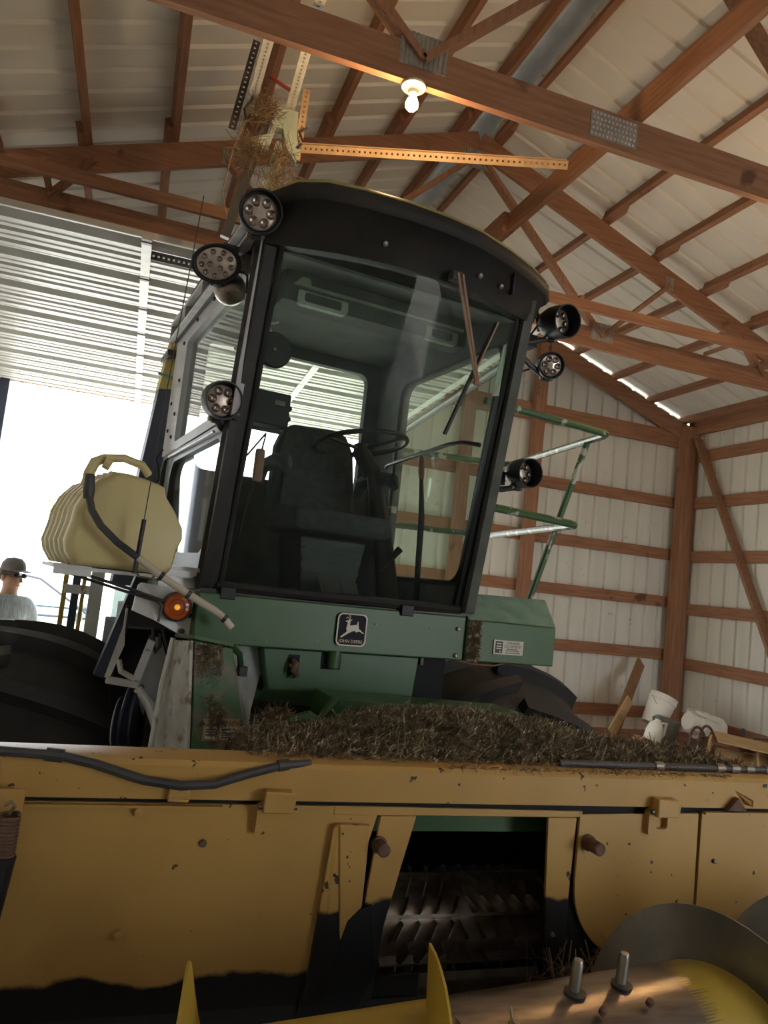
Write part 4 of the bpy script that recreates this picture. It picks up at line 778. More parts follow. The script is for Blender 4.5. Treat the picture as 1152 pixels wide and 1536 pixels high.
# dirty yellow and dark duct standing behind the cab's left corner
dc = part(MB().loft([[(-0.12, 1.48, 2.10), (0.08, 1.40, 2.10), (0.08, 1.62, 2.10), (-0.12, 1.62, 2.10)], [(-0.075, 1.48, 2.62), (0.06, 1.40, 2.62), (0.06, 1.6, 2.62), (-0.075, 1.6, 2.62)]], True, True), 'duct', 'duct_dark', smooth=0)
part(MB().loft([[(-0.18, 1.48, 1.5), (0.09, 1.40, 1.5), (0.09, 1.62, 1.5), (-0.18, 1.62, 1.5)], [(-0.12, 1.48, 2.10), (0.08, 1.40, 2.10), (0.08, 1.62, 2.10), (-0.12, 1.62, 2.10)]], True, True), 'duct_foot', 'duct_dark', smooth=0)
part(MB().loft([[(-0.078, 1.475, 2.62), (0.062, 1.395, 2.62), (0.062, 1.6, 2.62), (-0.078, 1.6, 2.62)], [(-0.055, 1.475, 2.82), (0.062, 1.395, 2.82), (0.062, 1.6, 2.82), (-0.055, 1.6, 2.82)], [(-0.03, 1.475, 3.0), (0.06, 1.395, 3.03), (0.06, 1.6, 3.03), (-0.03, 1.6, 3.0)]], True, True), 'duct_sleeve', 'duct_yellow', dc, smooth=0)
part(MB().bb(-0.07, 0.066, 1.385, 1.6, 2.795, 2.83), 'duct_band', 'dark_steel', dc, smooth=0)
part(MB().tube([(-0.09, 1.46, 2.70), (-0.02, 1.40, 2.675), (0.07, 1.36, 2.66)], 0.010, 6), 'rope', 'green_teal', dc)
part(MB().lathe([(0.02, 0), (0.07, 0.0), (0.07, 0.06)], (0.02, 1.33, 2.95), (0, 1, 0), 20), 'rear_lamp', 'black_plastic')
# ladder behind the left tyre
ld_ = part(MB().bb(-0.36, -0.32, 1.70, 1.74, 0.5, 1.63), 'ladder_rail', 'duct_dark', smooth=0)
part(MB().bb(-0.41, -0.385, 1.70, 1.74, 0.5, 1.62), 'ladder_rail', 'yellow_paint', smooth=0)
part(MB().bb(-0.31, -0.29, 1.70, 1.74, 0.5, 1.63), 'ladder_rail', 'yellow_paint', smooth=0)
part(MB().bb(-0.40, -0.20, 1.68, 1.72, 1.42, 1.47), 'ladder_step', 'white_steel', smooth=0)
part(MB().bb(-0.27, -0.2, 1.66, 1.70, 1.0, 1.6), 'ladder_plate', 'white_steel', smooth=0)

# tyres
def tyre(uc, sgn):
    Wd, R0, vc, wc = 0.86, 0.60, 0.80, 0.665
    def rad(t): return R0*(1-0.16*abs(t)**2.6)
    prof = [(0.30, -0.36), (0.40, -0.42)]+[(rad(t), t*Wd/2) for t in [-1+0.125*i for i in range(17)]]+[(0.40, 0.42), (0.30, 0.36)]
    ty = part(MB().lathe(prof, (uc, vc, wc), (1, 0, 0), 56, False), 'tyre', 'rubber', smooth=50)
    part(MB().lathe([(0.05, -0.10), (0.28, -0.12), (0.31, -0.35), (0.31, 0.35), (0.28, 0.15), (0.05, 0.14)], (uc, vc, wc), (1, 0, 0), 32), 'wheel_rim', 'yellow_paint', ty)
    for side in (-1, 1):
        for k in range(12):
            a0 = 2*math.pi*(k+(0.5 if side > 0 else 0))/12; rows = []
            for j in range(7):
                t = side*(-0.06+1.17*j/6); tt = max(-1, min(1, t)); ang = a0 - 0.20*abs(j/6)**0.9
                base = rad(tt)-0.02 - (0.5*(abs(t)-1) if abs(t) > 1 else 0); hgt = 0.085+0.012*j/6 if j < 6 else 0.12
                hw = 0.044+0.012*j/6
                def P(r, da): return (uc+t*Wd/2, vc-r*math.cos(ang+da), wc+r*math.sin(ang+da))
                rows.append([P(base, -hw*1.25), P(base+hgt, -hw), P(base+hgt, hw), P(base, hw*1.25)])
            part(MB().loft(rows, True, True), 'lug', 'lug_rubber', ty, smooth=30)
tyre(-0.66, -1); tyre(1.82, 1)
for u in (-0.66, 1.82):
    pass
part(MB().bb(-0.5, 1.7, 0.74, 0.86, 0.6, 0.73), 'axle_beam', 'dark_steel', smooth=0)
for u in (0.1, 1.06):
    t = part(MB().lathe([(0.15, -0.09), (0.27, -0.11), (0.33, -0.08), (0.345, 0), (0.33, 0.08), (0.27, 0.11), (0.15, 0.09)], (u, 2.6, 0.345), (1, 0, 0), 32), 'caster_tyre', 'rubber')
    part(MB().tube([(u, 2.6, 0.345), (u+0.16, 2.6, 0.345), (u+0.16, 2.5, 0.7), (u, 2.4, 0.9)], 0.03, 8), 'caster_fork', 'green', t)

# ================================================================ poly tank on its shelf (own thing)
tk = thing('spray_tank', (0.0, 2.9, 1.63), 'dusty yellow plastic spray tank with a hose, left of the cab', 'tank')
R7 = Matrix.Rotation(TH, 3, 'Z'); O7 = Vector((0.285, 2.95, 0))
def Wl(p): return R7 @ Vector(p) + O7
prof = [(-0.485, 1.635), (-0.515, 1.68), (-0.525, 1.72), (-0.51, 1.79), (-0.505, 1.84), (-0.48, 1.90), (-0.44, 1.95), (-0.41, 1.965), (-0.405, 1.985), (-0.34, 1.985), (-0.24, 1.965), (-0.215, 1.955), (-0.205, 1.92), (-0.165, 1.87), (-0.13, 1.81), (-0.125, 1.77), (-0.14, 1.73), (-0.15, 1.66), (-0.165, 1.635)]
prof = [(a, b-0.03) for a, b in prof]
cu, cw_ = -0.32, 1.77
def sect(v, k, dz=0.0): return [Wl((cu+(a-cu)*k-0.15*v, v, max(1.602, cw_+(b-cw_)*k))) for a, b in prof]
rows = [sect(-0.055, 0.86), sect(-0.05, 0.93), sect(-0.03, 0.985), sect(-0.01, 1.0)]
v = 0.01
for i in range(5): rows += [sect(v+0.012, 1.0), sect(v+0.028, 0.955), sect(v+0.05, 0.955), sect(v+0.066, 1.0)]; v += 0.085
rows += [sect(v, 0.99), sect(v+0.02, 0.92), sect(v+0.025, 0.85)]
MB().loft(rows, True, True).build('tank_body', 'tank_poly', tk, smooth=45)
MB().tube([Wl((-0.475, 0.0, 1.89)), Wl((-0.475, 0.0, 1.935)), Wl((-0.46, 0.01, 1.98)), Wl((-0.43, 0.02, 2.0)), Wl((-0.36, 0.04, 2.015)), Wl((-0.29, 0.05, 2.0)), Wl((-0.26, 0.05, 1.965))], [0.02, 0.02, 0.02, 0.017, 0.016, 0.016, 0.016], 10).build('filler_neck', 'tank_poly', tk)
MB().tube([Wl((-0.43, 0.0, 1.985)), Wl((-0.405, 0.0, 1.975))], 0.022, 10).build('neck_collar', 'tank_poly', tk)
MB().tube([Wl((-0.475, -0.07, 1.925)), Wl((-0.472, -0.08, 1.87)), Wl((-0.47, -0.08, 1.84))], [0.016, 0.02, 0.018], 10).build('valve', 'dark_steel', tk)
hs = MB().tube([Wl(p) for p in ((-0.47, -0.085, 1.85), (-0.455, -0.1, 1.80), (-0.42, -0.12, 1.75), (-0.36, -0.13, 1.70), (-0.27, -0.14, 1.645))], 0.013, 8).build('hose', 'rubber_hose', tk)
MB().tube([Wl(p) for p in ((-0.285, -0.14, 1.655), (-0.20, -0.15, 1.60), (-0.10, -0.16, 1.545), (0.0, -0.16, 1.497), (0.035, -0.16, 1.475), (0.07, -0.16, 1.44))], 0.014, 10).build('hose_end', 'hose_cream', tk)
for p in ((-0.2, -0.15, 1.60), (-0.1, -0.16, 1.545), (0.04, -0.16, 1.472)):
    a = Wl(p); MB().tube([a+Vector((-0.006, 0, 0.003)), a+Vector((0.006, 0, -0.004))], 0.017, 10).build('hose_clamp', 'dark_steel', tk)
MB().bb(0, 0.39, 0, 0.40, 0, 0.012)
q = MB(); a = [Wl(p) for p in ((-0.53, -0.02, 1.588), (-0.12, -0.02, 1.588), (-0.15, 0.46, 1.588), (-0.57, 0.46, 1.588))]
q.prism(a, (0, 0, 0.013)).build('tank_shelf', 'galvanised', tk, smooth=0)
MB().bar(Wl((-0.545, -0.01, 1.587)), Wl((-0.42, -0.01, 1.587)), 0.02, 0.035).build('shelf_end', 'white_steel', tk, smooth=0)
an = thing('whip_antenna', Wl((-0.29, -0.14, 1.62)), 'thin whip antenna rising in front of the yellow tank', 'antenna')
MB().tube([Wl((-0.29, -0.13, 1.60)), Wl((-0.288, -0.14, 1.66))], 0.009, 8).build('base', 'dark_steel', an)
MB().tube([Wl((-0.288, -0.14, 1.66)), Wl((-0.284, -0.145, 1.79))], 0.008, 8).build('spring', 'black_plastic', an)
MB().tube([Wl((-0.284, -0.145, 1.79)), Wl((-0.27, -0.15, 2.25)), Wl((-0.235, -0.15, 3.0))], 0.002, 5).build('whip', 'dark_steel', an)
MB().tube([Wl((-0.29, -0.13, 1.625)), Wl((-0.27, -0.1, 1.59)), Wl((-0.22, -0.06, 1.585)), Wl((-0.18, -0.02, 1.62))], 0.004, 5).build('lead', 'wire', an)

# ================================================================ the cutting header in front
hd = thing('header', (0.9, 2.0, 0.0), 'yellow cutting header with a worn back sheet, filling the foreground', 'header')
def hp(mb, name, m, p=None, **k): return mb.build(name, m, p or hd, **k)
HX0, HX1 = -0.85, 2.75
hp(MB().prism([(HX0, 1.985, 1.068), (HX0, 1.982, 1.150), (HX0, 1.990, 1.163), (HX0, 2.01, 1.168), (HX0, 2.09, 1.168), (HX0, 2.10, 1.155), (HX0, 2.10, 1.04), (HX0, 2.02, 1.04), (HX0, 2.02, 1.068)], (HX1-HX0, 0, 0)), 'top_beam', 'yellow', smooth=30)
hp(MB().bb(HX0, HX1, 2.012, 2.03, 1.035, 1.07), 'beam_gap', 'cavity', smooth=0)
# back sheets, each its own panel
def sheet(poly, name, m, y=2.0, t=0.012): return hp(MB().prism([(x, y, z) for x, z in poly], (0, t, 0)), name, m, smooth=0, bevel=0.002)
sheet([(HX0, 1.056), (0.73, 1.052), (0.60, 0.50), (HX0, 0.50)], 'back_sheet', 'yellow_low')
sheet([(0.60, 1.054), (1.372, 1.048), (1.372, 1.030), (0.60, 1.030)], 'lintel_strip', 'yellow', 1.998)
sheet([(0.733, 1.029), (0.838, 1.029), (0.80, 0.86), (0.775, 0.74), (0.76, 0.55), (0.69, 0.50)], 'left_guide', 'yellow_worn', 1.996)
sheet([(1.255, 1.029), (1.352, 1.029), (1.345, 0.80), (1.345, 0.50), (1.29, 0.50), (1.268, 0.80)], 'right_guide', 'yellow_worn', 1.996)
arc = [(1.362+0.22-0.22*math.cos(math.radians(a)), 0.845-0.225*math.sin(math.radians(a))) for a in range(0, 75, 8)]
sheet([(1.362, 1.040)]+arc+[(1.66, 0.585), (1.80, 0.56), (1.797, 1.047)], 'right_door', 'yellow', 1.996)
sheet([(1.812, 1.047), (HX1, 1.045), (HX1, 0.50), (1.812, 0.50)], 'end_sheet', 'yellow', 2.0)
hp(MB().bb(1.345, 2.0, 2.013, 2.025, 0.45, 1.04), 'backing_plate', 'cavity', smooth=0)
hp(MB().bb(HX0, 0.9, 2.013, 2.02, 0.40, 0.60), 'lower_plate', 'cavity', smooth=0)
# guide plate standing proud, with its worn tip
hp(MB().prism([(0.612, 1.975, 1.012), (0.70, 1.975, 1.010), (0.70, 1.975, 0.80), (0.665, 1.975, 0.765), (0.650, 1.975, 0.715), (0.645, 1.975, 0.74)], (0, 0.02, 0)), 'wear_plate', 'yellow', smooth=0, bevel=0.004)
hp(MB().prism([(0.60, 1.982, 1.00), (0.612, 1.980, 1.012), (0.648, 1.98, 0.70), (0.61, 1.982, 0.56), (0.57, 1.985, 0.56)], (0, 0.012, 0)), 'plate_edge', 'yellow_worn', smooth=0)
hp(MB().prism([(0.60, 1.988, 0.74), (0.73, 1.988, 0.80), (0.76, 1.988, 0.62), (0.70, 1.988, 0.5), (0.55, 1.988, 0.5)], (0, 0.006, 0)), 'bare_skid', 'cavity', smooth=0)
# hinges / latches over the seam
for lx, s in ((0.44, 1), (1.645, 0)):
    b = hp(MB().prism([(lx-0.04, 1.95, 1.100), (lx+0.036, 1.95, 1.098), (lx+0.042, 1.945, 1.085), (lx+0.038, 1.95, 1.045), (lx-0.04, 1.95, 1.045)], (0, 0.05, 0)), 'hinge_cap', 'yellow', smooth=0, bevel=0.004)
    hp(MB().ring([(x, 1.978, z) for x, z in rr(lx-0.05, lx+0.035, 0.985, 1.06, 0.008, 3)], [(x, 1.978, z) for x, z in (rr(lx-0.022, lx+0.018, 1.005, 1.04, 0.006, 3) if not s else rr(lx-0.002, lx+0.0, 1.02, 1.022, 0.0005, 3))], (0, 0.025, 0)), 'hinge_leaf', 'yellow', b, smooth=0, bevel=0.003)
    hp(MB().tube([(lx-0.05, 1.968, 1.058), (lx+0.05, 1.968, 1.058)], 0.008, 8), 'hinge_pin', 'bolt_steel', b)
def bolt(x, z, r, l, m='bolt_steel', y=1.998, name='bolt'):
    return hp(MB().lathe([(r*1.25, 0), (r*1.25, l*0.2), (r, l*0.22), (r, l*0.95), (r*0.8, l)], (x, y, z), (0, -1, 0), 14), name, m)
bolt(0.735, 0.955, 0.018, 0.055, 'rusty'); bolt(1.395, 0.960, 0.019, 0.07, 'rusty')
bolt(0.10, 1.035, 0.010, 0.012, 'yellow'); bolt(0.09, 0.745, 0.011, 0.014, 'yellow'); bolt(1.87, 0.90, 0.006, 0.006); bolt(1.63, 0.90, 0.005, 0.004, 'rusty'); bolt(1.30, 0.70, 0.006, 0.01); bolt(1.87, 0.72, 0.006, 0.006)
bolt(0.265, 0.957, 0.008, 0.006, 'rusty')
# brackets on the beam
q = hp(MB().prism([(0.165, 1.975, 1.115), (0.215, 1.975, 1.112), (0.212, 1.965, 1.065), (0.162, 1.965, 1.067)], (0, 0.02, 0)), 'hose_bracket', 'yellow', smooth=0, bevel=0.003)
hp(MB().prism([(0.17, 1.965, 1.075), (0.215, 1.962, 1.075), (0.215, 1.985, 1.062), (0.17, 1.985, 1.062)], (0, 0, 0.006)), 'bracket_lip', 'yellow', q, smooth=0)
hp(MB().prism([(-0.30, 1.965, 1.15), (-0.225, 1.965, 1.155), (-0.22, 1.965, 1.10), (-0.235, 1.965, 1.072), (-0.30, 1.965, 1.068)], (0, 0.02, 0)), 'end_bracket', 'yellow', smooth=0, bevel=0.004)
w_ = hp(MB().prism([(1.88, 1.983, 1.065), (1.92, 1.983, 1.105), (1.955, 1.983, 1.065)], (0, -0.02, 0)), 'wedge_bracket', 'rusty', smooth=0)
hp(MB().prism([(1.92, 1.982, 1.125), (1.975, 1.96, 1.10), (1.975, 1.96, 1.08), (1.965, 1.982, 1.08)], (0, 0.004, 0)), 'bracket_wing', 'yellow', w_, smooth=0)
hp(MB().bb(1.80, HX1, 1.970, 1.986, 1.050, 1.058), 'ledge', 'yellow', smooth=0)
hp(MB().bb(HX0, 0.30, 1.975, 1.990, 1.048, 1.054), 'ledge', 'yellow', smooth=0)
text('"2DH', 'stencil', 'decal_ink', hd, (2.03, 1.9805, 1.125), (1, 0, 0), (0, 0, 1), 0.055, 0.0005, 'LEFT')
# hoses and pipes along the beam top
hp(MB().tube([(-0.85, 1.985, 1.175), (-0.25, 1.985, 1.173), (-0.10, 1.978, 1.168), (-0.02, 1.972, 1.152), (0.10, 1.966, 1.118), (0.19, 1.964, 1.107), (0.27, 1.965, 1.112), (0.36, 1.972, 1.14), (0.44, 1.985, 1.158), (0.52, 2.0, 1.162)], 0.0115, 10), 'hydraulic_hose', 'rubber_hose')
hp(MB().tube([(-0.13, 1.979, 1.170), (-0.09, 1.977, 1.167)], 0.016, 10), 'hose_sleeve', 'rubber_hose')
hp(MB().tube([(0.43, 1.984, 1.157), (0.46, 1.99, 1.160)], 0.015, 10), 'hose_sleeve', 'rubber_hose')
pp = hp(MB().tube([(1.30, 2.035, 1.178), (2.75, 2.03, 1.182)], 0.011, 10), 'pipe', 'dark_steel')
for x in (1.66, 1.90, 1.96, 2.02, 2.10): hp(MB().tube([(x-0.016, 2.034, 1.18), (x+0.016, 2.034, 1.18)], 0.0145, 10), 'pipe_coupler', 'bolt_steel', pp)
# spring at the left edge
sp = hp(MB().tube([(-0.185+0.022*math.cos(t*0.7), 1.93+0.022*math.sin(t*0.7), 1.045-t*0.0009) for t in range(0, 126)], 0.0042, 6), 'tension_spring', 'rusty')
hp(MB().tube([(-0.185, 1.93, 1.045), (-0.175, 1.925, 1.065), (-0.185, 1.925, 1.075), (-0.197, 1.925, 1.066)], 0.0042, 6), 'spring_hook', 'bolt_steel', sp)
hp(MB().tube([(-0.186, 1.93, 0.955), (-0.205, 1.93, 0.76)], [0.030, 0.028], 12), 'spring_sleeve', 'black_plastic', sp)
hp(MB().bb(-0.24, -0.16, 1.95, 1.956, 1.03, 1.095), 'spring_anchor', 'yellow', sp, smooth=0)
# crop opening and what is inside
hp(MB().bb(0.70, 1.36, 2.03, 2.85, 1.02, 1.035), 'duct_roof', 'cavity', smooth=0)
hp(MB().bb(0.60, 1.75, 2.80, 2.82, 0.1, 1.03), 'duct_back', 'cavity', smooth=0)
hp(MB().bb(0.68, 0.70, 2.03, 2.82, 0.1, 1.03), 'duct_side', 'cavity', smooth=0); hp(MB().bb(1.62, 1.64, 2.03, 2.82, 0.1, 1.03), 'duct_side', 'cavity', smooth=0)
hp(MB().bb(0.70, 1.40, 2.10, 2.13, 0.955, 1.025), 'cross_bar', 'green', smooth=0)
def roll(yc, zc_, x0, x1, r, nb, fins):
    a = hp(MB().lathe([(r*0.3, 0), (r*1.05, 0), (r*1.05, 0.012), (r, 0.012), (r, x1-x0-0.012), (r*1.05, x1-x0-0.012), (r*1.05, x1-x0), (r*0.3, x1-x0)], (x0, yc, zc_), (1, 0, 0), 32), 'conditioner_roll', 'roll_steel')
    for k in range(nb):
        t = 2*math.pi*(k+0.42)/nb; d = Vector((0, -math.cos(t), math.sin(t)))
        hp(MB().bar(Vector((x0+0.01, yc, zc_))+d*(r+0.012), Vector((x1-0.01, yc, zc_))+d*(r+0.012), 0.010, 0.03, d), 'roll_bar', 'bolt_steel', a, smooth=0)
    if fins:
        for k in range(nb*2):
            t = 2*math.pi*(k+0.2)/(nb*2); d = Vector((0, -math.cos(t), math.sin(t))); e = Vector((0, math.sin(t), math.cos(t)))
            for i in range(9):
                x = x0+0.05+(x1-x0-0.1)*(i+0.5*(k % 2))/9; p = Vector((x, yc, zc_))+d*r
                s = 1 if i < 4 else -1
                hp(MB().prism([p-e*0.032+Vector((-s*0.016, 0, 0)), p+e*0.032+Vector((s*0.016, 0, 0)), p+e*0.028+d*0.028+Vector((s*0.016, 0, 0)), p-e*0.012+d*0.038+Vector((-s*0.008, 0, 0))], (0.004, 0, 0)), 'crimping_fin', 'bolt_steel', a, smooth=0)
    return a
roll(2.42, 0.57, 0.88, 1.50, 0.125, 6, True)
roll(2.30, 0.335, 0.84, 1.47, 0.085, 5, False)
part_ = hp(MB().prism([(1.42, 2.2, 0.72), (1.50, 2.2, 0.75), (1.52, 2.2, 0.68), (1.44, 2.2, 0.67)], (0, 0.02, 0)), 'roll_bracket', 'bolt_steel', smooth=0)
q = MB(); strands(q, 90, lambda: (random.gauss(1.36, 0.06), random.gauss(1.95, 0.03), random.gauss(0.60, 0.03)), 0.0018, 0.22)
tag(q.build('caught_straw', 'straw', hd, fix=False, smooth=0), kind='stuff')
# auger, turned a little from the sheet
AA, AB = Vector((-0.35, 1.245, 0.715)), Vector((2.35, 1.60, 0.715)); AD = (AB-AA).normalized(); AL = (AB-AA).length
def ap(s): return AA+AD*s
NX = AD.cross(Vector((0, 0, 1))).normalized(); NY = NX.cross(AD)       # NX toward the viewer, NY up
def s_of(x): return (x-AA.x)/AD.x
AR = 0.150
def tube_seg(x0, x1, m, n_): return hp(MB().lathe([(AR*0.9, 0), (AR, 0), (AR, s_of(x1)-s_of(x0)), (AR*0.9, s_of(x1)-s_of(x0))], ap(s_of(x0)), AD, 56), n_, m)
tube_seg(-0.3, 0.665, 'yellow_paint', 'auger_tube')
tu = tube_seg(0.665, 1.255, 'bare_steel', 'auger_tube')
tube_seg(1.255, 2.3, 'yellow_paint', 'auger_tube')
q = MB()                                      # worn streaks where bare tube meets paint
random.seed(3)
for k in range(60):
    a = math.radians(-20+k*2.4); L_ = random.uniform(0.015, 0.07)
    P = lambda s, da: ap(s)+(NX*math.cos(a+da)+NY*math.sin(a+da))*(AR+0.0006)
    s0 = s_of(1.25); q.add([P(s0, -0.018), P(s0, 0.018), P(s0+L_, 0.0)], [(0, 1, 2)])
tag(q.build('worn_streaks', 'bare_steel', tu, fix=False, smooth=0), kind='stuff')
def flight(x0, x1, pitch, ph, ro, m, hand=1):
    n = int(abs(s_of(x1)-s_of(x0))/pitch*40)+2; ra = []; 
    for i in range(n):
        s = s_of(x0)+(s_of(x1)-s_of(x0))*i/(n-1); a = ph+hand*2*math.pi*(s-s_of(x0))/pitch
        d = NX*math.cos(a)+NY*math.sin(a); ra.append([ap(s)+d*(AR-0.004), ap(s)+d*ro, ap(s)+AD*0.005+d*ro, ap(s)+AD*0.005+d*(AR-0.004)])
    return hp(MB().loft(ra, True, True), 'auger_flight', m, smooth=50)
f1 = flight(0.645, -0.30, 0.47, math.radians(96), 0.262, 'yellow_paint', 1)
f2 = flight(1.25, 2.25, 0.47, math.radians(201), 0.268, 'flight_steel', -1)
for x in (0.975, 1.10):
    s = s_of(x); d = (NY*0.98+NX*0.10).normalized(); p = ap(s)+d*AR
    fg = hp(MB().lathe([(0.0115, -0.02), (0.0115, 0.060), (0.009, 0.068), (0.0, 0.069)], p, d, 14), 'auger_finger', 'finger_steel')
    pz = ap(s)+(NY*0.955+NX*0.30)*AR
    hp(MB().lathe([(0.021, -0.006), (0.023, 0.004), (0.013, 0.006)], p+NX*0.004, d, 16), 'finger_guide', 'dark_steel', fg)
    hp(MB().lathe([(0.008, -0.005), (0.008, 0.006), (0.004, 0.008)], pz+AD*0.02-NX*-0.035, (NX*0.5+NY), 8), 'bolt', 'rusty', fg)
q = MB(); rows = []
for k in range(21):
    t = k/20; s_ = s_of(0.685)+0.125*t; a = math.radians(80-40*math.sin(math.pi*t**0.8)); wd = 0.03+0.10*math.sin(math.pi*t)**2*(0.5+0.5*t)
    rows.append([ap(s_)+(NX*math.sin(math.pi/2-a+0)*1.0+NY*math.sin(a))*(AR+0.004), ap(s_)+(NX*math.cos(a-wd)+NY*math.sin(a-wd))*(AR+0.006), ap(s_)+(NX*math.cos(a-wd)+NY*math.sin(a-wd))*(AR+0.001), ap(s_)+(NX*math.cos(a)+NY*math.sin(a))*(AR+0.001)])
q.loft(rows, True, True)
cp = hp(q, 'curved_cover_edge', 'white_steel', smooth=0)
for s_, a_ in ((0.728, 60), (0.795, 66)):
    a = math.radians(a_); d = NX*math.cos(a)+NY*math.sin(a)
    hp(MB().lathe([(0.011, -0.004), (0.011, 0.004), (0.007, 0.005), (0.007, 0.011), (0.003, 0.012)], ap(s_of(s_))+d*AR, d, 12), 'cover_nut', 'decal_yellow', cp)
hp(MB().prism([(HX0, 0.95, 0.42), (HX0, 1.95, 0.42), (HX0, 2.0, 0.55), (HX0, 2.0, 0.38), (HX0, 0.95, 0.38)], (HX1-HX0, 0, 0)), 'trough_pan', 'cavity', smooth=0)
for x in (HX0+0.05, HX1-0.1): hp(MB().bb(x, x+0.05, 1.2, 2.0, 0.0, 0.42), 'skid_leg', 'dark_steel', smooth=0)
hp(MB().bb(0.3, 1.6, 2.10, 2.60, 0.25, 0.33), 'roll_pan', 'dark_steel', smooth=0)

# ================================================================ hay heaped on the header and lying against the machine
def ridge(x):                                 # crest height of the heap
    P = ((0.28, 1.155), (0.36, 1.160), (0.45, 1.168), (0.63, 1.19), (0.74, 1.225), (0.84, 1.25), (1.0, 1.258), (1.15, 1.255), (1.39, 1.24), (1.50, 1.215), (1.66, 1.19), (1.85, 1.175), (2.10, 1.162))
    for (a, b), (c, d) in zip(P, P[1:]):
        if a <= x <= c: return b+(d-b)*(x-a)/(c-a)
    return 1.16
ht = thing('hay_pile', (1.1, 2.3, 1.16), 'heap of dry brown hay lying on the header in front of the cab', 'hay', kind='stuff')
q = MB(); rows = []
for i in range(46):
    x = 0.36+1.77*i/45; h = ridge(x); row = []
    for j in range(9):
        t = j/8; y = 2.035+0.53*t; k = math.sin(math.pi*min(1, t*0.5/0.62)) if t < 0.62 else math.cos((t-0.62)/0.38*math.pi/2)
        base = 1.165 if y < 2.10 else 0.95+0.215*max(0, 1-(y-2.10)/0.5)
        z = base+(h-base)*max(0, k)*random.uniform(0.86, 1.0)
        if j == 0: z = 1.166
        row.append((x, y, z-0.012))
    rows.append(row)
q.loft(rows, False).build('hay_heap', 'hay_base', ht, smooth=60)['kind'] = 'stuff'
q = MB()
def hp_(): 
    x = random.uniform(0.37, 2.08); t = random.random()**0.9; y = 2.03+0.50*t; h = ridge(x)
    k = math.sin(math.pi*min(1, t*0.5/0.62)) if t < 0.62 else math.cos((t-0.62)/0.38*math.pi/2)
    z = 1.168+(h-1.168)*max(0, k) if t < 0.7 else h-(t-0.7)*0.4
    return (x, y, z+random.uniform(-0.012, 0.006))
strands(q, 20000, hp_, 0.0011, 0.060)
strands(q, 3500, hp_, 0.0017, 0.085)
strands(q, 300, lambda: (random.uniform(0.9, 1.9), 1.99, 1.170-abs(random.gauss(0, 0.006))), 0.0011, 0.03)
tag(q.build('hay_stalks', 'hay', ht, fix=False, smooth=0), kind='stuff')
h2 = thing('hay_clump', (0.585, 2.8, 0.9), 'smaller clump of dark hay between the divider shield and the belly panel', 'hay', kind='stuff')
q = MB().ball((0.585, 2.80, 1.02), 0.115, 14, 8, (0.9, 0.8, 1.1)); q.build('clump', 'hay_base', h2)['kind'] = 'stuff'
q = MB()
def cl():
    d = Vector((random.gauss(0, 1), random.gauss(0, 1), random.gauss(0, 1))).normalized(); return Vector((0.585, 2.80, 1.02))+Vector((d.x*0.112, d.y*0.10, d.z*0.135))
strands(q, 2600, cl, 0.0011, 0.06)
tag(q.build('clump_stalks', 'hay', h2, fix=False, smooth=0), kind='stuff')

# ================================================================ clutter in the back corner
pf = thing('junk_platform', (5.8, 6.9, 0), 'low board platform under the clutter in the corner', 'platform')
for i in range(7): MB().bb(4.7+i*0.29, 4.7+i*0.29+0.275, 6.25, 7.75, 0.255, 0.28).build('board', 'wood_y', pf, smooth=0)
for y in (6.35, 7.0, 7.65): MB().bb(4.72, 6.70, y-0.05, y+0.05, 0, 0.253).build('bearer', 'wood_x', pf, smooth=0)
def tilt(o, ax, deg):
    o.rotation_euler = Matrix.Rotation(math.radians(deg), 3, ax).to_euler(); return o
bk = thing('bucket', (5.80, 7.25, 0.43), 'white plastic bucket lying tilted in the corner of the clutter', 'bucket')
b0 = Vector((5.80, 7.25, 0.43)); bax = Vector((0.42, 0.05, 0.9)).normalized()
MB().lathe([(0.001, 0), (0.125, 0), (0.132, 0.02), (0.150, 0.28), (0.158, 0.28), (0.158, 0.305), (0.152, 0.306), (0.152, 0.335), (0.158, 0.336), (0.158, 0.35), (0.144, 0.35), (0.126, 0.02), (0.001, 0.015)], b0, bax, 30, False).build('bucket_body', 'white_plastic', bk)
c = b0+bax*0.30; sx = bax.cross(Vector((0, 1, 0))).normalized()
MB().tube([c+sx*0.16*math.cos(t)+(bax*-0.13+Vector((0, -0.12, 0)))*math.sin(t) for t in [math.pi*k/14 for k in range(15)]], 0.003, 6).build('bail_handle', 'wire', bk)
jg = thing('jug', (5.30, 6.62, 0.31), 'small white jug with a cap leaning by the dark grey box', 'jug')
j0 = Vector((5.28, 6.62, 0.33)); ja = Vector((0.30, 0, 0.95)).normalized()
MB().lathe([(0.06, 0), (0.085, 0.01), (0.088, 0.15), (0.07, 0.22), (0.03, 0.26), (0.028, 0.28)], j0, ja, 20).build('jug_body', 'white_plastic', jg)
MB().lathe([(0.034, 0.275), (0.034, 0.31), (0.0, 0.312)], j0, ja, 16).build('cap', 'grey_box', jg)
MB().tube([j0+ja*0.24+Vector((0.03, -0.03, 0)), j0+ja*0.22+Vector((0.09, -0.04, 0.02)), j0+ja*0.12+Vector((0.105, -0.03, 0)), j0+ja*0.08+Vector((0.085, -0.02, 0))], 0.014, 8).build('handle', 'white_plastic', jg)
gb = thing('grey_box', (5.55, 6.75, 0.3), 'dark grey-green box standing cornerwise below the white bucket', 'box')
R = Matrix.Rotation(0.7, 3, 'Z') @ Matrix.Rotation(0.15, 3, 'X')
MB().box((5.55, 6.75, 0.44), (0.24, 0.24, 0.26), R).build('box_body', 'grey_box', gb, smooth=0, bevel=0.008)
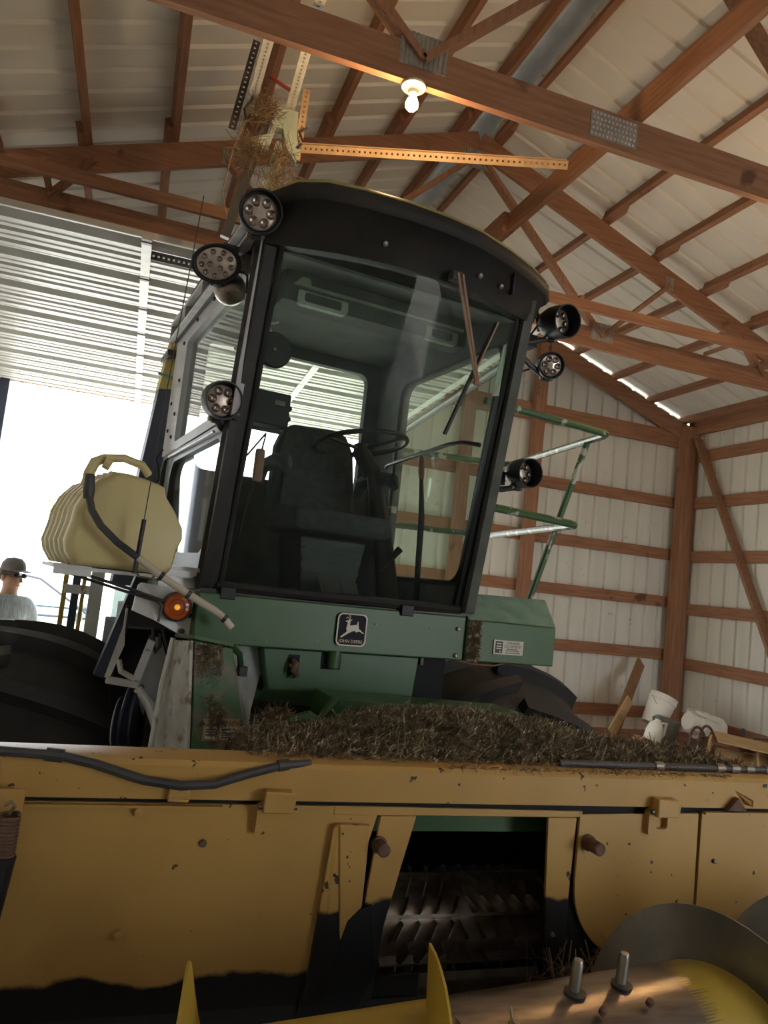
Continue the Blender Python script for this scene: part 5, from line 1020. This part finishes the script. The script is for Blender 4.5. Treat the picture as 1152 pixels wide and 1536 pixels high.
MB().box(Vector((5.55, 6.75, 0.44))+R @ Vector((0, 0, 0.135)), (0.25, 0.25, 0.02), R).build('lid', 'grey_box', gb, smooth=0, bevel=0.004)
hpz = thing('hopper', (6.25, 7.05, 0.3), 'big cream plastic hopper lying on its side right of the bucket', 'hopper')
h0 = Vector((6.02, 6.95, 0.545)); ha = Vector((0.75, 0.0, -0.20)).normalized()
MB().lathe([(0.03, 0), (0.10, 0.0), (0.125, 0.03), (0.135, 0.12), (0.16, 0.13), (0.165, 0.20), (0.15, 0.22), (0.17, 0.36), (0.16, 0.42), (0.001, 0.43)], h0, ha, 10).build('hopper_body', 'white_plastic', hpz, smooth=30)
MB().lathe([(0.17, -0.02), (0.175, 0.0), (0.17, 0.02)], h0+ha*0.19+Vector((0.05, 0.05, 0.08)), Vector((0.2, -0.3, 0.9)), 24).build('rim', 'white_plastic', hpz)
MB().bar(h0+Vector((0, -0.12, 0.12)), h0+ha*0.36+Vector((0, -0.14, 0.10)), 0.03, 0.03).build('moulded_rib', 'white_plastic', hpz, smooth=0)
sj = thing('lid_jar', (5.37, 6.42, 0.28), 'small round metal-lidded jar in front of the grey box', 'jar')
MB().lathe([(0.05, 0), (0.065, 0.01), (0.065, 0.03), (0.05, 0.05), (0.06, 0.055), (0.06, 0.07), (0.03, 0.085)], (5.37, 6.42, 0.285), (0, -0.1, 1), 20).build('jar_body', 'galvanised', sj)
wh = thing('flywheel_rig', (5.72, 6.35, 0.28), 'rusty twin flywheel mechanism standing before the cream hopper', 'machine')
for dx, dy, r, nm in ((-0.06, -0.05, 0.15, 'flywheel'), (0.14, 0.04, 0.15, 'flywheel')):
    c = Vector((5.70+dx, 6.40+dy, 0.43)); ax = Vector((0.35, -0.93, 0.12)).normalized(); x = ax.cross(Vector((0, 0, 1))).normalized(); y = x.cross(ax)
    o = MB().tube([c+(x*math.cos(2*math.pi*k/28)+y*math.sin(2*math.pi*k/28))*r for k in range(29)], 0.014, 8, False).build(nm, 'rusty', wh)
    for a in (20, 140, 260):
        t = math.radians(a); MB().bar(c, c+(x*math.cos(t)+y*math.sin(t))*r, 0.018, 0.012, ax).build('spoke', 'rusty', o, smooth=0)
    MB().lathe([(0.03, -0.03), (0.035, 0), (0.03, 0.03)], c, ax, 12).build('hub', 'rusty', o)
for a, b, r in (((5.60, 6.33, 0.285), (5.64, 6.36, 0.46), 0.018), ((5.86, 6.42, 0.285), (5.84, 6.44, 0.47), 0.018), ((5.62, 6.35, 0.42), (5.86, 6.44, 0.44), 0.016), ((5.60, 6.30, 0.305), (5.90, 6.40, 0.305), 0.02), ((5.84, 6.44, 0.46), (6.02, 6.50, 0.41), 0.022)):
    MB().tube([a, b], r, 8).build('frame_bar', 'rusty', wh)
MB().box((5.73, 6.38, 0.345), (0.14, 0.10, 0.09)).build('gear_case', 'rusty', wh, smooth=0, bevel=0.02)
dbx = thing('black_tray', (5.38, 6.32, 0.28), 'flat black tray with a coil in it before the jar', 'tray')
MB().ring([(x, y, 0.285) for x, y in rr(5.20, 5.54, 6.20, 6.34, 0.02, 4)], [(x, y, 0.285) for x, y in rr(5.22, 5.52, 6.22, 6.32, 0.015, 4)], (0, 0, 0.05)).build('tray_wall', 'black_plastic', dbx)
MB().bb(5.21, 5.53, 6.21, 6.33, 0.282, 0.295).build('tray_floor', 'black_plastic', dbx, smooth=0)
MB().tube([(5.36+0.05*math.cos(t*0.5), 6.27+0.03*math.sin(t*0.5), 0.31+t*0.001) for t in range(40)], 0.006, 6).build('coil', 'wire', dbx)
pk = thing('leaning_plank', (5.45, 7.75, 0.28), 'grey weathered plank leaning by the corner post', 'plank')
MB().bar((5.38, 7.35, 0.33), (6.05, 7.86, 1.07), 0.14, 0.03, (0.4, -0.8, 0.3)).build('plank', 'wood_dark', pk, smooth=0)
pk2 = thing('short_plank', (5.2, 7.3, 0.28), 'short brown board lying against the grey leaning plank', 'plank')
MB().bar((5.15, 7.1, 0.34), (5.62, 7.45, 0.66), 0.11, 0.025, (0.4, -0.8, 0.3)).build('board', 'wood_pale', pk2, smooth=0)
ob = thing('cardboard_flap', (5.06, 6.5, 0.28), 'small brown box end poking up behind the hay left of the white jug', 'box')
MB().prism([(5.02, 6.5, 0.29), (5.16, 6.5, 0.29), (5.20, 6.5, 0.40), (5.10, 6.5, 0.43)], (0, 0.14, 0)).build('box_end', 'wood_dark', ob, smooth=0)
cr = thing('wooden_crate', (6.0, 5.6, 0), 'pale wooden crate frame with a plywood sheet tilted on top', 'crate')
fr = ((5.30, 5.55, 0.40), (5.72, 5.95, 0.545), (6.52, 5.75, 0.44), (6.2, 5.35, 0.33))
for i, (a, b) in enumerate(((0, 1), (1, 2), (2, 3), (3, 0))):
    MB().bar(fr[a], fr[b], 0.02, 0.09).build('side_board', 'wood_pale' if i != 1 else 'wood_x', cr, smooth=0)
MB().prism([(5.42, 5.6, 0.36), (5.75, 5.9, 0.47), (6.55, 5.72, 0.38), (6.2, 5.4, 0.29)], (0, 0, 0.012)).build('bottom_sheet', 'wood_pale', cr, smooth=0)
MB().bar((5.85, 5.50, 0.40), (6.15, 5.82, 0.50), 0.02, 0.06).build('slat', 'wood_pale', cr, smooth=0)
MB().bar((6.05, 5.42, 0.38), (6.38, 5.76, 0.47), 0.02, 0.06).build('slat', 'wood_pale', cr, smooth=0)
MB().prism([(5.62, 5.75, 0.555), (5.78, 5.98, 0.605), (6.60, 5.80, 0.50), (6.58, 5.50, 0.43)], (0, 0, 0.014)).build('plywood_top', 'wood_pale', cr, smooth=0)
for x, y in ((5.45, 5.62), (6.5, 5.68), (6.15, 5.42)): MB().bb(x-0.03, x+0.03, y-0.03, y+0.03, 0, 0.36).build('crate_leg', 'wood_z', cr, smooth=0)
cr.location.x -= 0.28
bl = thing('black_bar_lever', (6.35, 6.5, 0.28), 'short black drilled bar standing up behind the plywood', 'lever')
MB().ring([(6.36+x, 6.5, 0.30+z) for x, z in rr(-0.022, 0.022, 0, 0.27, 0.02, 5)], [(6.36+x, 6.5, 0.52+z) for x, z in rr(-0.009, 0.009, 0, 0.03, 0.008, 5)], (0, 0.012, 0)).build('bar', 'dark_steel', bl, smooth=0)
MB().bb(6.31, 6.41, 6.47, 6.54, 0.281, 0.31).build('foot', 'dark_steel', bl, smooth=0)
ck = thing('black_cable', (6.4, 6.6, 0.3), 'black cable looping along the wall behind the crate', 'cable')
MB().tube([(6.2, 6.62, 0.36), (6.4, 6.62, 0.40), (6.55, 6.5, 0.47), (6.66, 6.3, 0.50), (6.68, 5.9, 0.46)], 0.010, 6).build('cable', 'rubber_hose', ck)

# ================================================================ outside: a man, a parked car, trees
mp_ = thing('person', (-0.80, 6.0, 0), 'man in a cap, dark glasses and pale striped shirt standing left in the doorway light', 'person')
def skinned(name, pts, edges, m, parent, lv=2):
    me = bpy.data.meshes.new(name); org = ORG[parent.name]
    me.from_pydata([Vector(p[:3]) for p in pts], edges, []); o = bpy.data.objects.new(name, me); COL.objects.link(o); o.parent = parent; ORG[o.name] = org
    me.materials.append(MATS[m]); sk = o.modifiers.new('skin', 'SKIN'); sk.use_smooth_shade = True
    for i, p in enumerate(pts):
        r = p[3] if isinstance(p[3], tuple) else (p[3], p[3]); me.skin_vertices[0].data[i].radius = r
    me.skin_vertices[0].data[0].use_root = True
    s = o.modifiers.new('sub', 'SUBSURF'); s.levels = lv; s.render_levels = lv; return o
PX = []; PE = []
def node(x, y, z, r, to=None):
    PX.append((x, y, z, r)); i = len(PX)-1
    if to is not None: PE.append((to, i))
    return i
# local frame: he faces +x, z up, total height 1.70
pv = node(0, 0, 0.90, 0.11); ab = node(0.01, 0, 1.06, 0.10, pv); chst = node(0.0, 0, 1.27, 0.105, ab); up_ = node(-0.01, 0, 1.385, 0.08, chst)
nk = node(0.0, 0, 1.45, 0.055, up_); hdn = node(0.02, 0, 1.54, (0.072, 0.070), nk); hdt = node(0.015, 0, 1.625, (0.088, 0.075), hdn)
for s in (-1, 1):
    hip = node(0, 0.09*s, 0.86, 0.085, pv); kn = node(0.02, 0.10*s, 0.48, 0.055, hip); an_ = node(-0.01, 0.10*s, 0.09, 0.042, kn); toe = node(0.15, 0.11*s, 0.04, 0.038, an_)
    sh = node(-0.01, 0.185*s, 1.355, 0.050, up_); el = node(-0.02, 0.235*s, 1.09, 0.043, sh); wr_ = node(0.12, 0.23*s, 0.90, 0.030, el); pm = node(0.17, 0.225*s, 0.85, (0.026, 0.038), wr_)
    for k in range(4):
        f0 = node(0.20+0.004*k, (0.225+0.022*(k-1.5))*s, 0.815-0.003*k, 0.0095, pm); f1_ = node(0.205+0.004*k, (0.225+0.024*(k-1.5))*s, 0.78, 0.009, f0); node(0.19, (0.225+0.024*(k-1.5))*s, 0.752+0.004*abs(k-1.5), 0.008, f1_)
    t0 = node(0.185, (0.225-0.045)*s, 0.84, 0.010, pm); node(0.21, (0.225-0.058)*s, 0.81, 0.009, t0)
body = skinned('body', PX, PE, 'skin', mp_)
SX = [(0, 0, 0.86, 0.155), (0.01, 0, 1.06, 0.155), (0, 0, 1.27, 0.165), (-0.01, 0, 1.39, 0.13), (-0.01, 0, 1.455, 0.074)]
SE = [(0, 1), (1, 2), (2, 3), (3, 4)]
for s in (-1, 1):
    b = len(SX); SX += [(-0.01, 0.195*s, 1.37, 0.098), (-0.02, 0.238*s, 1.20, 0.085), (-0.02, 0.248*s, 1.10, 0.08)]; SE += [(3, b), (b, b+1), (b+1, b+2)]
skinned('shirt', SX, SE, 'shirt', mp_)
TX = [(0, 0, 0.90, (0.14, 0.16))]; TE = []
for s in (-1, 1):
    b = len(TX); TX += [(0, 0.09*s, 0.84, 0.10), (0.02, 0.10*s, 0.48, 0.08), (-0.01, 0.10*s, 0.10, 0.07)]; TE += [(0, b), (b, b+1), (b+1, b+2)]
skinned('trousers', TX, TE, 'denim', mp_)
mp_.scale = (0.9, 0.9, 0.9); mp_.rotation_euler = (0, 0, -0.75)
o0 = Vector((-0.80, 6.0, 0))
def pp_(mb, n, m): return mb.build(n, m, mp_)
cpb = MB().loft([[o0+Vector((0.012+0.104*k*math.cos(a), 0.090*k*math.sin(a), z)) for a in [2*math.pi*i/20 for i in range(20)]] for k, z in ((1.0, 1.635), (1.0, 1.66), (0.9, 1.70), (0.6, 1.732), (0.1, 1.742))], True, True)
pp_(cpb, 'cap', 'cap_cloth')
pp_(MB().prism([o0+Vector((0.06, -0.075, 1.64)), o0+Vector((0.15, -0.06, 1.632)), o0+Vector((0.185, 0, 1.628)), o0+Vector((0.15, 0.06, 1.632)), o0+Vector((0.06, 0.075, 1.64))], (0, 0, 0.007)), 'cap_brim', 'cap_cloth')
pp_(MB().ball(o0+Vector((0.104, -0.034, 1.60)), 0.025, 10, 8, (0.45, 1.1, 0.8)), 'sunglass_lens', 'black_plastic')
pp_(MB().ball(o0+Vector((0.104, 0.034, 1.60)), 0.025, 10, 8, (0.45, 1.1, 0.8)), 'sunglass_lens', 'black_plastic')
pp_(MB().tube([o0+Vector((0.10, -0.06, 1.605)), o0+Vector((0.0, -0.082, 1.60))], 0.004, 6), 'sunglass_arm', 'black_plastic')
pp_(MB().tube([o0+Vector((0.098, 0, 1.60)), o0+Vector((0.116, 0, 1.575)), o0+Vector((0.122, 0, 1.558)), o0+Vector((0.10, 0, 1.552))], [0.008, 0.011, 0.014, 0.01], 8), 'nose', 'skin')
pp_(MB().tube([o0+Vector((0.088, -0.024, 1.522)), o0+Vector((0.100, 0, 1.524)), o0+Vector((0.088, 0.024, 1.522))], 0.006, 6), 'mouth', 'skin')
for s in (-1, 1): pp_(MB().ball(o0+Vector((0.0, 0.078*s, 1.575)), 0.03, 8, 8, (0.6, 0.3, 1.0)), 'ear', 'skin')
pp_(MB().loft([[o0+Vector((-0.005+0.098*math.cos(a), 0.086*math.sin(a), z)) for a in [math.radians(95+170*i/12) for i in range(13)]] for z in (1.55, 1.60, 1.645)], False), 'hair', 'hair')

vc = thing('car', (-1.0, 10.6, 0.0), 'white car parked outside the open door, washed out by daylight', 'car')
def cs(x, hw, z0, z1, tw): return [(x, 10.6-hw, z0), (x, 10.6-hw, z1-0.12), (x, 10.6-hw+0.06, z1), (x, 10.6-tw*0, z1+0.02), (x, 10.6+hw-0.06, z1), (x, 10.6+hw, z1-0.12), (x, 10.6+hw, z0)]
VX = -3.5
rows = [cs(VX+x, hw, z0, z1, 0) for x, hw, z0, z1 in ((0, 0.72, 0.45, 0.75), (0.15, 0.84, 0.32, 0.92), (0.9, 0.88, 0.25, 0.98), (1.6, 0.89, 0.25, 0.99), (2.6, 0.89, 0.25, 0.98), (3.4, 0.88, 0.25, 0.93), (4.2, 0.84, 0.28, 0.84), (4.55, 0.70, 0.40, 0.70))]
cb = MB().loft(rows, False); b = len(cb.v); cb.f += [[0, 1, 2, 3, 4, 5, 6], [b-7+i for i in range(7)][::-1]]
cbody = cb.build('car_body', 'car_white', vc, smooth=50)
gh = [(0.55, 0.98), (1.05, 1.38), (1.5, 1.50), (2.1, 1.52), (2.55, 1.47), (3.35, 0.95)]
roofl = [(VX+x, z) for x, z in gh]
q = MB(); q.loft([[(x, 10.6-0.80+0.16*(z-0.95)/0.55, z-0.0), (x, 10.6-0.5, z+0.03), (x, 10.6+0.5, z+0.03), (x, 10.6+0.80-0.16*(z-0.95)/0.55, z)] for x, z in roofl], False); q.build('car_roof', 'car_white', vc, smooth=50)
for y0, sg in ((10.6-0.80, 1), (10.6+0.80, -1)):
    for a, b in (((0.70, 1.0, 1.50, 1.05, 1.36, 1.45),) * 1, ) if False else ():
        pass
    def gp(x, z): return (VX+x, y0+sg*(0.16*(z-0.95)/0.55)-sg*0.006, z)
    fwin = [gp(1.72, 1.0), gp(1.72, 1.46), gp(2.1, 1.475), gp(2.5, 1.42), gp(3.12, 1.03), gp(3.1, 1.0)]
    rwin = [gp(0.72, 1.0), gp(1.12, 1.36), gp(1.55, 1.455), gp(1.62, 1.46), gp(1.62, 1.0)]
    for wn in (fwin, rwin):
        g_ = MB().prism(wn, (0, sg*0.004, 0)).build('side_window', 'car_glass', vc, smooth=0)
        MB().tube([Vector(p) for p in wn]+[Vector(wn[0])], 0.016, 6).build('window_seal', 'decal_ink', g_)
    MB().add([gp(0.60, 0.97), gp(1.05, 1.375), gp(1.12, 1.36), gp(0.72, 1.0)], [(0, 1, 2, 3)]).build('rear_pillar', 'car_white', vc, smooth=0)
    MB().box((VX+2.98, y0-sg*0.10, 1.03), (0.12, 0.16, 0.12)).build('door_mirror', 'grey_box', vc, smooth=0, bevel=0.03)
    MB().box((VX+1.80, y0-sg*0.10, 0.86), (0.2, 0.03, 0.03)).build('door_handle', 'grey_box', vc, smooth=0, bevel=0.008)
    for x in (0.85, 3.6):
        w_ = MB().lathe([(0.2, -0.10), (0.29, -0.11), (0.33, -0.08), (0.33, 0.08), (0.29, 0.11), (0.2, 0.10)], (VX+x, y0-sg*0.02, 0.30), (0, 1, 0), 28).build('wheel', 'rubber', vc)
        MB().lathe([(0.02, 0.07), (0.21, 0.085), (0.21, -0.085), (0.02, -0.07)], (VX+x, y0-sg*0.02, 0.30), (0, 1, 0), 24).build('hubcap', 'galvanised', w_)

vc.location.z = -0.13
def tree(x, y, h, r, label, seed):
    random.seed(seed); t = thing('tree', (x, y, -0.16), label, 'tree')
    MB().tube([(x, y, -0.16), (x+0.1, y, h*0.35), (x, y+0.1, h*0.6)], [0.2, 0.15, 0.08], 8).build('trunk', 'bark', t)
    for k in range(5):
        a = k*1.3; MB().tube([(x, y, h*(0.35+0.05*k)), (x+math.cos(a)*r*0.5, y+math.sin(a)*r*0.5, h*(0.55+0.05*k))], [0.07, 0.03], 6).build('branch', 'bark', t)
    q = MB()
    for _ in range(3500):
        d = Vector((random.gauss(0, 1), random.gauss(0, 1), random.gauss(0, 1))).normalized()*random.uniform(0.55, 1.0)
        p = Vector((x+d.x*r, y+d.y*r, h*0.66+d.z*h*0.36)); a = Vector((random.gauss(0, 1), random.gauss(0, 1), random.gauss(0, 1))).normalized()*0.14; b2 = a.cross(Vector((random.random(), random.random(), 1))).normalized()*0.07
        q.add([p-a, p+b2, p+a, p-b2], [(0, 1, 2, 3)])
    tag(q.build('foliage', 'leaf', t, fix=False, smooth=0), kind='stuff')
tree(2.0, 26.0, 3.6, 1.6, 'leafy green tree far outside the door, low between the cab seat and the door', 1)
tree(4.6, 30.0, 4.0, 2.4, 'leafy green tree outside, seen through the cab glass', 2)
tree(-3.5, 60.0, 6.5, 3.0, 'pale distant tree beyond the yard, seen above the yellow tank', 4)
